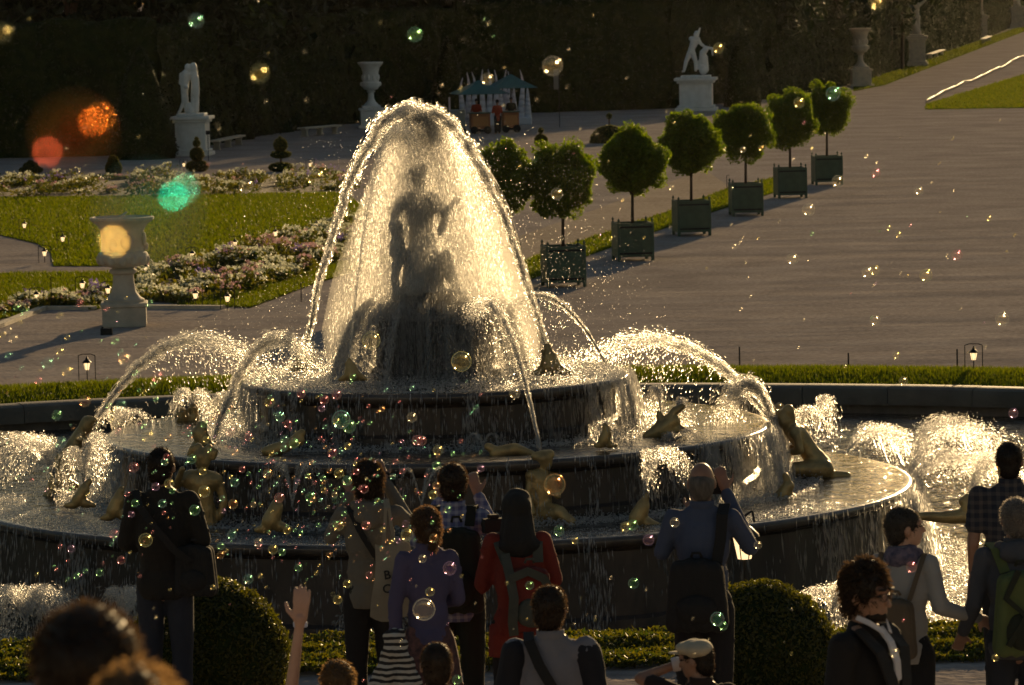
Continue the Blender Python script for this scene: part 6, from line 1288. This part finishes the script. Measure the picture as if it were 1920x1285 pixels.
# ------------------------------------------------------------------ soap bubbles
def bubble_mat(name, rim, spot, base=.022, spotf=.065, wash=.35, sr=.75, spot2=None):
    m = bpy.data.materials.new(name); m.use_nodes = True; t = m.node_tree; t.nodes.clear()
    out = nn(t, 'ShaderNodeOutputMaterial'); tp = nn(t, 'ShaderNodeBsdfTransparent'); g1 = nn(t, 'ShaderNodeBsdfGlossy')
    g1.inputs['Roughness'].default_value = .12
    lw = nn(t, 'ShaderNodeLayerWeight'); lw.inputs['Blend'].default_value = .35; cr = nn(t, 'ShaderNodeValToRGB'); rim = tuple(.35+.65*q for q in rim) if wash else rim; e = cr.color_ramp.elements
    e[0].position = .2; e[0].color = (base, base, base, 1); e[1].position = 1.0; e[1].color = (1, 1, 1, 1); e.new(.50).color = (.06, .06, .06, 1); e.new(.68).color = (.6, .6, .6, 1)
    # thin-film bands change colour towards the rim
    c2 = nn(t, 'ShaderNodeValToRGB'); f = c2.color_ramp.elements; f[0].color = (*spot, 1); f[1].color = (*rim, 1); f.new(.5).color = (rim[2], rim[0], rim[1], 1); f.new(.72).color = (*spot, 1)
    t.links.new(lw.outputs['Facing'], cr.inputs[0]); t.links.new(lw.outputs['Facing'], c2.inputs[0]); t.links.new(c2.outputs[0], g1.inputs[0])
    # the curved film bends the low sun into one glint on its side and a smaller one opposite
    ra = nn(t, 'ShaderNodeBsdfRefraction'); rb = nn(t, 'ShaderNodeBsdfRefraction'); gw = tuple(wash+(1-wash)*q for q in spot)
    ra.inputs['IOR'].default_value = .75; rb.inputs['IOR'].default_value = 1.33; ra.inputs['Roughness'].default_value = .26*sr; rb.inputs['Roughness'].default_value = max(.2*sr, .2); ra.inputs[0].default_value = (*gw, 1); rb.inputs[0].default_value = (*(spot2 or gw), 1)
    def mix(a_, b_, f):
        x = nn(t, 'ShaderNodeMixShader'); t.links.new(a_.outputs[0], x.inputs[1]); t.links.new(b_.outputs[0], x.inputs[2])
        if isinstance(f, float): x.inputs[0].default_value = f
        else: t.links.new(f, x.inputs[0])
        return x
    tl = nn(t, 'ShaderNodeBsdfTranslucent'); t.links.new(c2.outputs[0], tl.inputs[0]); df = nn(t, 'ShaderNodeBsdfDiffuse'); t.links.new(c2.outputs[0], df.inputs[0]); film = mix(tp, mix(g1, mix(tl, df, .5), .6), cr.outputs[0]); front = mix(mix(film, ra, spotf), rb, spotf*.5); g = nn(t, 'ShaderNodeNewGeometry')
    z = mix(front, film, g.outputs['Backfacing']); t.links.new(z.outputs[0], out.inputs[0]); return m
BC = {'green': bubble_mat('bubble_green', (.35, 1, .55), (.15, 1, .35)), 'pink': bubble_mat('bubble_pink', (1, .45, .75), (1, .15, .45)), 'yellow': bubble_mat('bubble_yellow', (1, .95, .5), (1, .85, .2)),
      'turquoise': bubble_mat('bubble_turquoise', (.3, .9, 1), (.1, 1, .8)), 'orange': bubble_mat('bubble_orange', (1, .6, .35), (1, .4, .1)), 'violet': bubble_mat('bubble_violet', (.7, .5, 1), (.6, .3, 1)), 'clear': bubble_mat('bubble_clear', (.95, .95, .9), (1, .95, .75))}
import bmesh as _bm
bm = _bm.new(); _bm.ops.create_icosphere(bm, subdivisions=4, radius=1.0); base = bpy.data.meshes.new('bubble'); bm.to_mesh(base); bm.free(); base.polygons.foreach_set('use_smooth', [True]*len(base.polygons))
BC['deep_turquoise'] = bubble_mat('bubble_deep_turquoise', (.05, .4, .5), (.0, .66, .58), .03, .06, .0, .6, (1, .72, .22)); BC['deep_orange'] = bubble_mat('bubble_deep_orange', (.5, .12, .05), (1, .22, .03), .02, .045, .0, .6, (.95, .16, .12))
BM = {}
for c, mt in BC.items(): q = base.copy(); q.materials.append(mt); BM[c] = q
def bubble(px, py, dpx, Y, c, label, group=None):
    p = at(px, py, Y); o = linko('soap_bubble', BM[c], None, p); s = dpx/2*Y/FPX; o.scale = (s, s, s*random.uniform(.97, 1.03)); tag(o, label, 'soap bubble', group or 'soap bubbles adrift'); return o
big = [(795, 1143, 42, 20, 'clear', 'largest clear soap bubble, in front of the violet jumper'), (696, 639, 34, 33, 'yellow', 'large yellow-lit soap bubble before the left of the pedestal'), (865, 678, 38, 33, 'yellow', 'large soap bubble before the right of the pedestal'),
 (1040, 909, 40, 19, 'orange', 'large bubble with an orange glint before the seated gilded figure'), (1036, 124, 36, 14, 'clear', 'pale soap bubble above the narrow banner'), (778, 65, 27, 16, 'green', 'soap bubble high against the hedge above the white urn'),
 (368, 39, 26, 11, 'turquoise', 'multicoloured bubble near the top edge above the left statue'), (487, 138, 32, 8.5, 'yellow', 'blurred double-glint bubble right of the left statue'), (914, 149, 22, 16, 'clear', 'bubble in front of the kiosk parasols'), (1347, 91, 19, 20, 'yellow', 'bubble beside the raised arm of the fighting statue pair'),
 (1562, 176, 26, 22, 'turquoise', 'turquoise-rimmed bubble before the last orange tree'), (1498, 193, 20, 22, 'yellow', 'yellow bubble before the fifth orange tree'), (1571, 340, 22, 22, 'clear', 'bubble beside the last green planter'), (1516, 394, 24, 24, 'clear', 'bubble on the gravel below the fifth planter'),
 (1486, 486, 22, 24, 'clear', 'bubble on the open gravel right of the second planter'), (1626, 511, 20, 24, 'clear', 'left one of two touching bubbles on the gravel'), (1640, 507, 19, 24, 'yellow', 'right one of two touching bubbles on the gravel'), (1736, 517, 23, 24, 'yellow', 'ring-like yellow bubble on the right gravel'),
 (1794, 479, 20, 24, 'pink', 'pink-glinting bubble on the right gravel'), (1879, 599, 25, 24, 'clear', 'large bubble at the right, above the lantern'), (1641, 601, 19, 24, 'clear', 'bubble on the gravel above the middle stake'), (1723, 358, 17, 24, 'clear', 'bubble on the upper right gravel'), (1642, 325, 17, 24, 'pink', 'pink bubble on the gravel right of the last planter'),
 (1681, 667, 14, 24, 'yellow', 'small ring bubble just above the grass bank'), (1694, 715, 16, 24, 'clear', 'bubble against the grass bank at the right'), (1900, 775, 18, 24, 'violet', 'violet bubble over the dark basin wall at the right'), (1461, 763, 15, 24, 'clear', 'bubble against the basin kerb behind the kneeling man'),
 (1645, 5, 26, 9, 'yellow', 'blurred yellow bubble at the top edge'), (461, 349, 26, 21, 'clear', 'round bubble before the shaded flower border'), (591, 333, 30, 22, 'yellow', 'big bubble left of the top of the water dome'), (1044, 364, 22, 24, 'clear', 'bubble in the crown of the nearest orange tree'), (4, 62, 30, 6, 'yellow', 'blurred yellow bubble at the left edge near the top'),
 (843, 1066, 25, 22, 'violet', 'violet-rimmed bubble on the shoulder of the violet jumper'), (763, 1003, 23, 22, 'yellow', 'bubble beside the head of the woman in violet'), (792, 1048, 15, 22, 'clear', 'small bubble on the upper back of the violet jumper'), (806, 1110, 17, 22, 'yellow', 'yellow bubble low on the violet jumper'),
 (702, 1149, 0, 22, 'yellow', ''), (635, 986, 19, 22, 'yellow', 'bubble at the elbow of the grey hoodie'), (651, 1095, 15, 22, 'yellow', 'bubble at the hem of the grey hoodie'), (633, 1125, 17, 22, 'yellow', 'bubble left below the hem of the grey hoodie'), (1345, 1161, 26, 23, 'turquoise', 'big green bubble in front of the right box ball'), (1356, 1174, 16, 23, 'green', 'green bubble touching the big one before the box ball'),
 (1173, 988, 19, 25, 'yellow', 'left one of two joined bubbles above the lower tier edge'), (1186, 985, 20, 25, 'green', 'right one of two joined bubbles above the lower tier edge'), (1216, 1013, 21, 25, 'violet', 'violet bubble left of the man in blue'), (1265, 980, 18, 25, 'clear', 'bubble on the blue shirt'), (1188, 1094, 20, 25, 'green', 'green bubble before the dark lower wall'),
 (1421, 1022, 15, 25, 'clear', 'bubble right beside the lit lantern'), (1709, 1064, 20, 22, 'pink', 'pink-glinting bubble on the white top'), (1865, 884, 20, 24, 'orange', 'orange bubble at the neck of the broad man'), (1712, 1170, 0, 22, 'clear', ''), (1677, 1224, 18, 17, 'clear', 'bubble by the black suit at the bottom'), (1866, 1234, 13, 20, 'yellow', 'small golden bubble near the lower right corner'),
 (1048, 996, 19, 24, 'green', 'green bubble right of the red jacket'), (1078, 1014, 13, 24, 'yellow', 'small golden bubble right of the red jacket'), (993, 1098, 16, 22, 'green', 'bubble on the red backpack'), (857, 1275, 17, 17, 'green', 'green bubble at the bottom edge beside the boy'), (1068, 1185, 0, 20, 'clear', ''), (965, 737, 20, 24, 'clear', 'pale bubble before the upper tier rim'),
 (640, 787, 34, 24, 'turquoise', 'large cluster bubble before the dark upper tier'), (655, 800, 24, 24, 'green', 'bubble below the large one before the upper tier'), (1020, 690, 0, 24, 'clear', ''), (608, 750, 17, 24, 'pink', 'pink bubble just under the upper tier rim'), (525, 782, 18, 24, 'turquoise', 'turquoise bubble before the left of the upper tier'), (466, 820, 16, 24, 'pink', 'bright pink bubble left of the upper tier'),
 (782, 826, 19, 24, 'pink', 'pink bubble before the foot of the upper tier'), (652, 837, 14, 24, 'yellow', 'yellow bubble left of the foot of the upper tier'), (440, 905, 17, 24, 'turquoise', 'turquoise bubble right of the crested gilded figure'), (430, 980, 0, 24, 'clear', ''), (309, 866, 14, 24, 'turquoise', 'turquoise bubble on the head of the man in the dark jacket'), (317, 907, 18, 24, 'yellow', 'yellow bubble on the neck of the man in the dark jacket'),
 (292, 913, 15, 24, 'violet', 'violet bubble on the left shoulder of the dark jacket'), (365, 957, 20, 24, 'green', 'green bubble on the right sleeve of the dark jacket'), (273, 1013, 26, 24, 'yellow', 'large yellow bubble on the back of the dark jacket'), (253, 944, 14, 24, 'green', 'green bubble at the left elbow of the dark jacket'), (383, 922, 22, 24, 'yellow', 'large pale bubble at the arm of the crested figure'),
 (1060, 655, 0, 24, 'clear', ''), (1140, 1110, 0, 24, 'clear', ''), (896, 1210, 0, 24, 'clear', ''), (1015, 1125, 0, 24, 'clear', ''),
 # close to the lens: far out of focus
 (278, 404, 176, 2.0, 'deep_turquoise', 'huge out-of-focus turquoise bubble close to the lens, upper left'), (138, 252, 128, 2.05, 'deep_orange', 'out-of-focus orange and pink bubble close to the lens, at the left')]
nb_ = 0
for (x, y, d, Y, c, lb) in big:
    if d: bubble(x, y, d, Y, c, lb); nb_ += 1
g = random.Random(5)
def cols(w): return g.choices(list(w), weights=list(w.values()))[0]
RAIN = {'green': 22, 'pink': 18, 'yellow': 20, 'turquoise': 16, 'orange': 12, 'violet': 7, 'clear': 5}; PALE = {'clear': 55, 'yellow': 28, 'pink': 6, 'green': 5, 'violet': 4, 'orange': 2}
def dense():
    while True:
        x, y = g.gauss(600, 165), g.gauss(900, 105)
        if 205 < x < 905 and 705 < y < 1120: return x, y
REG = [(dense, 150, RAIN, (7.5, 19), (22, 27), '%s soap bubble in the dense swarm before the tiers, left of the plaid shirt', '%s bubbles in the dense swarm before the tiers'),
       (lambda: (g.uniform(0, 300), g.uniform(560, 830)), 38, {'green': 26, 'pink': 16, 'yellow': 26, 'turquoise': 18, 'orange': 12, 'clear': 6}, (9, 22), (13, 18), '%s soft-edged soap bubble over the gravel and grass bank at the left', '%s bubbles over the left gravel'),
       (lambda: (g.uniform(0, 290), g.uniform(880, 1110)), 18, RAIN, (8, 18), (20, 26), '%s soap bubble low at the left over the lowest tier and its falling water', '%s bubbles low at the left'),
       (lambda: (g.uniform(1180, 1915), g.uniform(230, 700)), 22, PALE, (6, 12), (22, 27), '%s small soap bubble over the open gravel at the right', '%s small bubbles over the right gravel')]
room = 300-nb_
tot = sum(r[1] for r in REG)
for f, n, w, dr, yr, lb, gr in REG:
    for i in range(int(n*min(1, room/tot))):
        x, y = f(); c = cols(w); d = g.uniform(0, 1)**1.6*(dr[1]-dr[0])+dr[0]; nm = c if c != 'clear' else 'colourless'
        bubble(x, y, d, g.uniform(*yr), c, lb % nm, gr % nm)
# the many smallest ones
P = []; mi = []; cl_ = [q for q in BC if 'deep' not in q]; m = MB()
def ico():
    bm = _bm.new(); _bm.ops.create_icosphere(bm, subdivisions=2, radius=1.0); v = np.array([list(q.co) for q in bm.verts]); f = np.array([[q.index for q in fc.verts] for fc in bm.faces]); bm.free(); return v, f
iv, if_ = ico(); Vs, Fs_, MI = [], [], []; n0 = 0
for k_ in range(470):
    r_ = g.random()
    if r_ < .6: x, y = dense(); w = RAIN; Y = g.uniform(21, 27)
    elif r_ < .7: x, y = g.uniform(0, 320), g.uniform(540, 1110); w = RAIN; Y = g.uniform(15, 25)
    elif r_ < .83: x, y = g.uniform(1000, 1915), g.uniform(180, 720); w = PALE; Y = g.uniform(20, 30)
    elif r_ < .9: x, y = g.uniform(250, 1700), g.uniform(1080, 1280); w = PALE; Y = g.uniform(17, 25)
    else: x, y = g.uniform(0, 1250), g.uniform(10, 360); w = PALE; Y = g.uniform(11, 20)
    p = np.array(at(x, y, Y)); s = g.uniform(3.2, 6.5)/2*Y/FPX; Vs.append(iv*s+p); Fs_.append(if_+n0); n0 += len(iv); MI += [cl_.index(cols(w))]*len(if_)
o = linko('tiny_bubbles', mesh_np('tiny_bubbles', np.concatenate(Vs), np.concatenate(Fs_), [BC[q] for q in cl_], smooth=True, mi=MI)); tag(o, 'hundreds of tiny soap bubbles drifting through the air', 'soap bubbles', kind='stuff')

# ------------------------------------------------------------------ the air
hz = bpy.data.materials.new('haze'); hz.use_nodes = True; t = hz.node_tree; t.nodes.clear(); out = nn(t, 'ShaderNodeOutputMaterial'); pv = nn(t, 'ShaderNodeVolumePrincipled')
pv.inputs['Color'].default_value = (1, .95, .88, 1); pv.inputs['Density'].default_value = .000008; pv.inputs['Anisotropy'].default_value = .84; t.links.new(pv.outputs[0], out.inputs['Volume'])
MB().box(-260, 260, -12, 620, -2.4, 17).build('haze', hz, kind='stuff', label='thin evening haze over the garden')
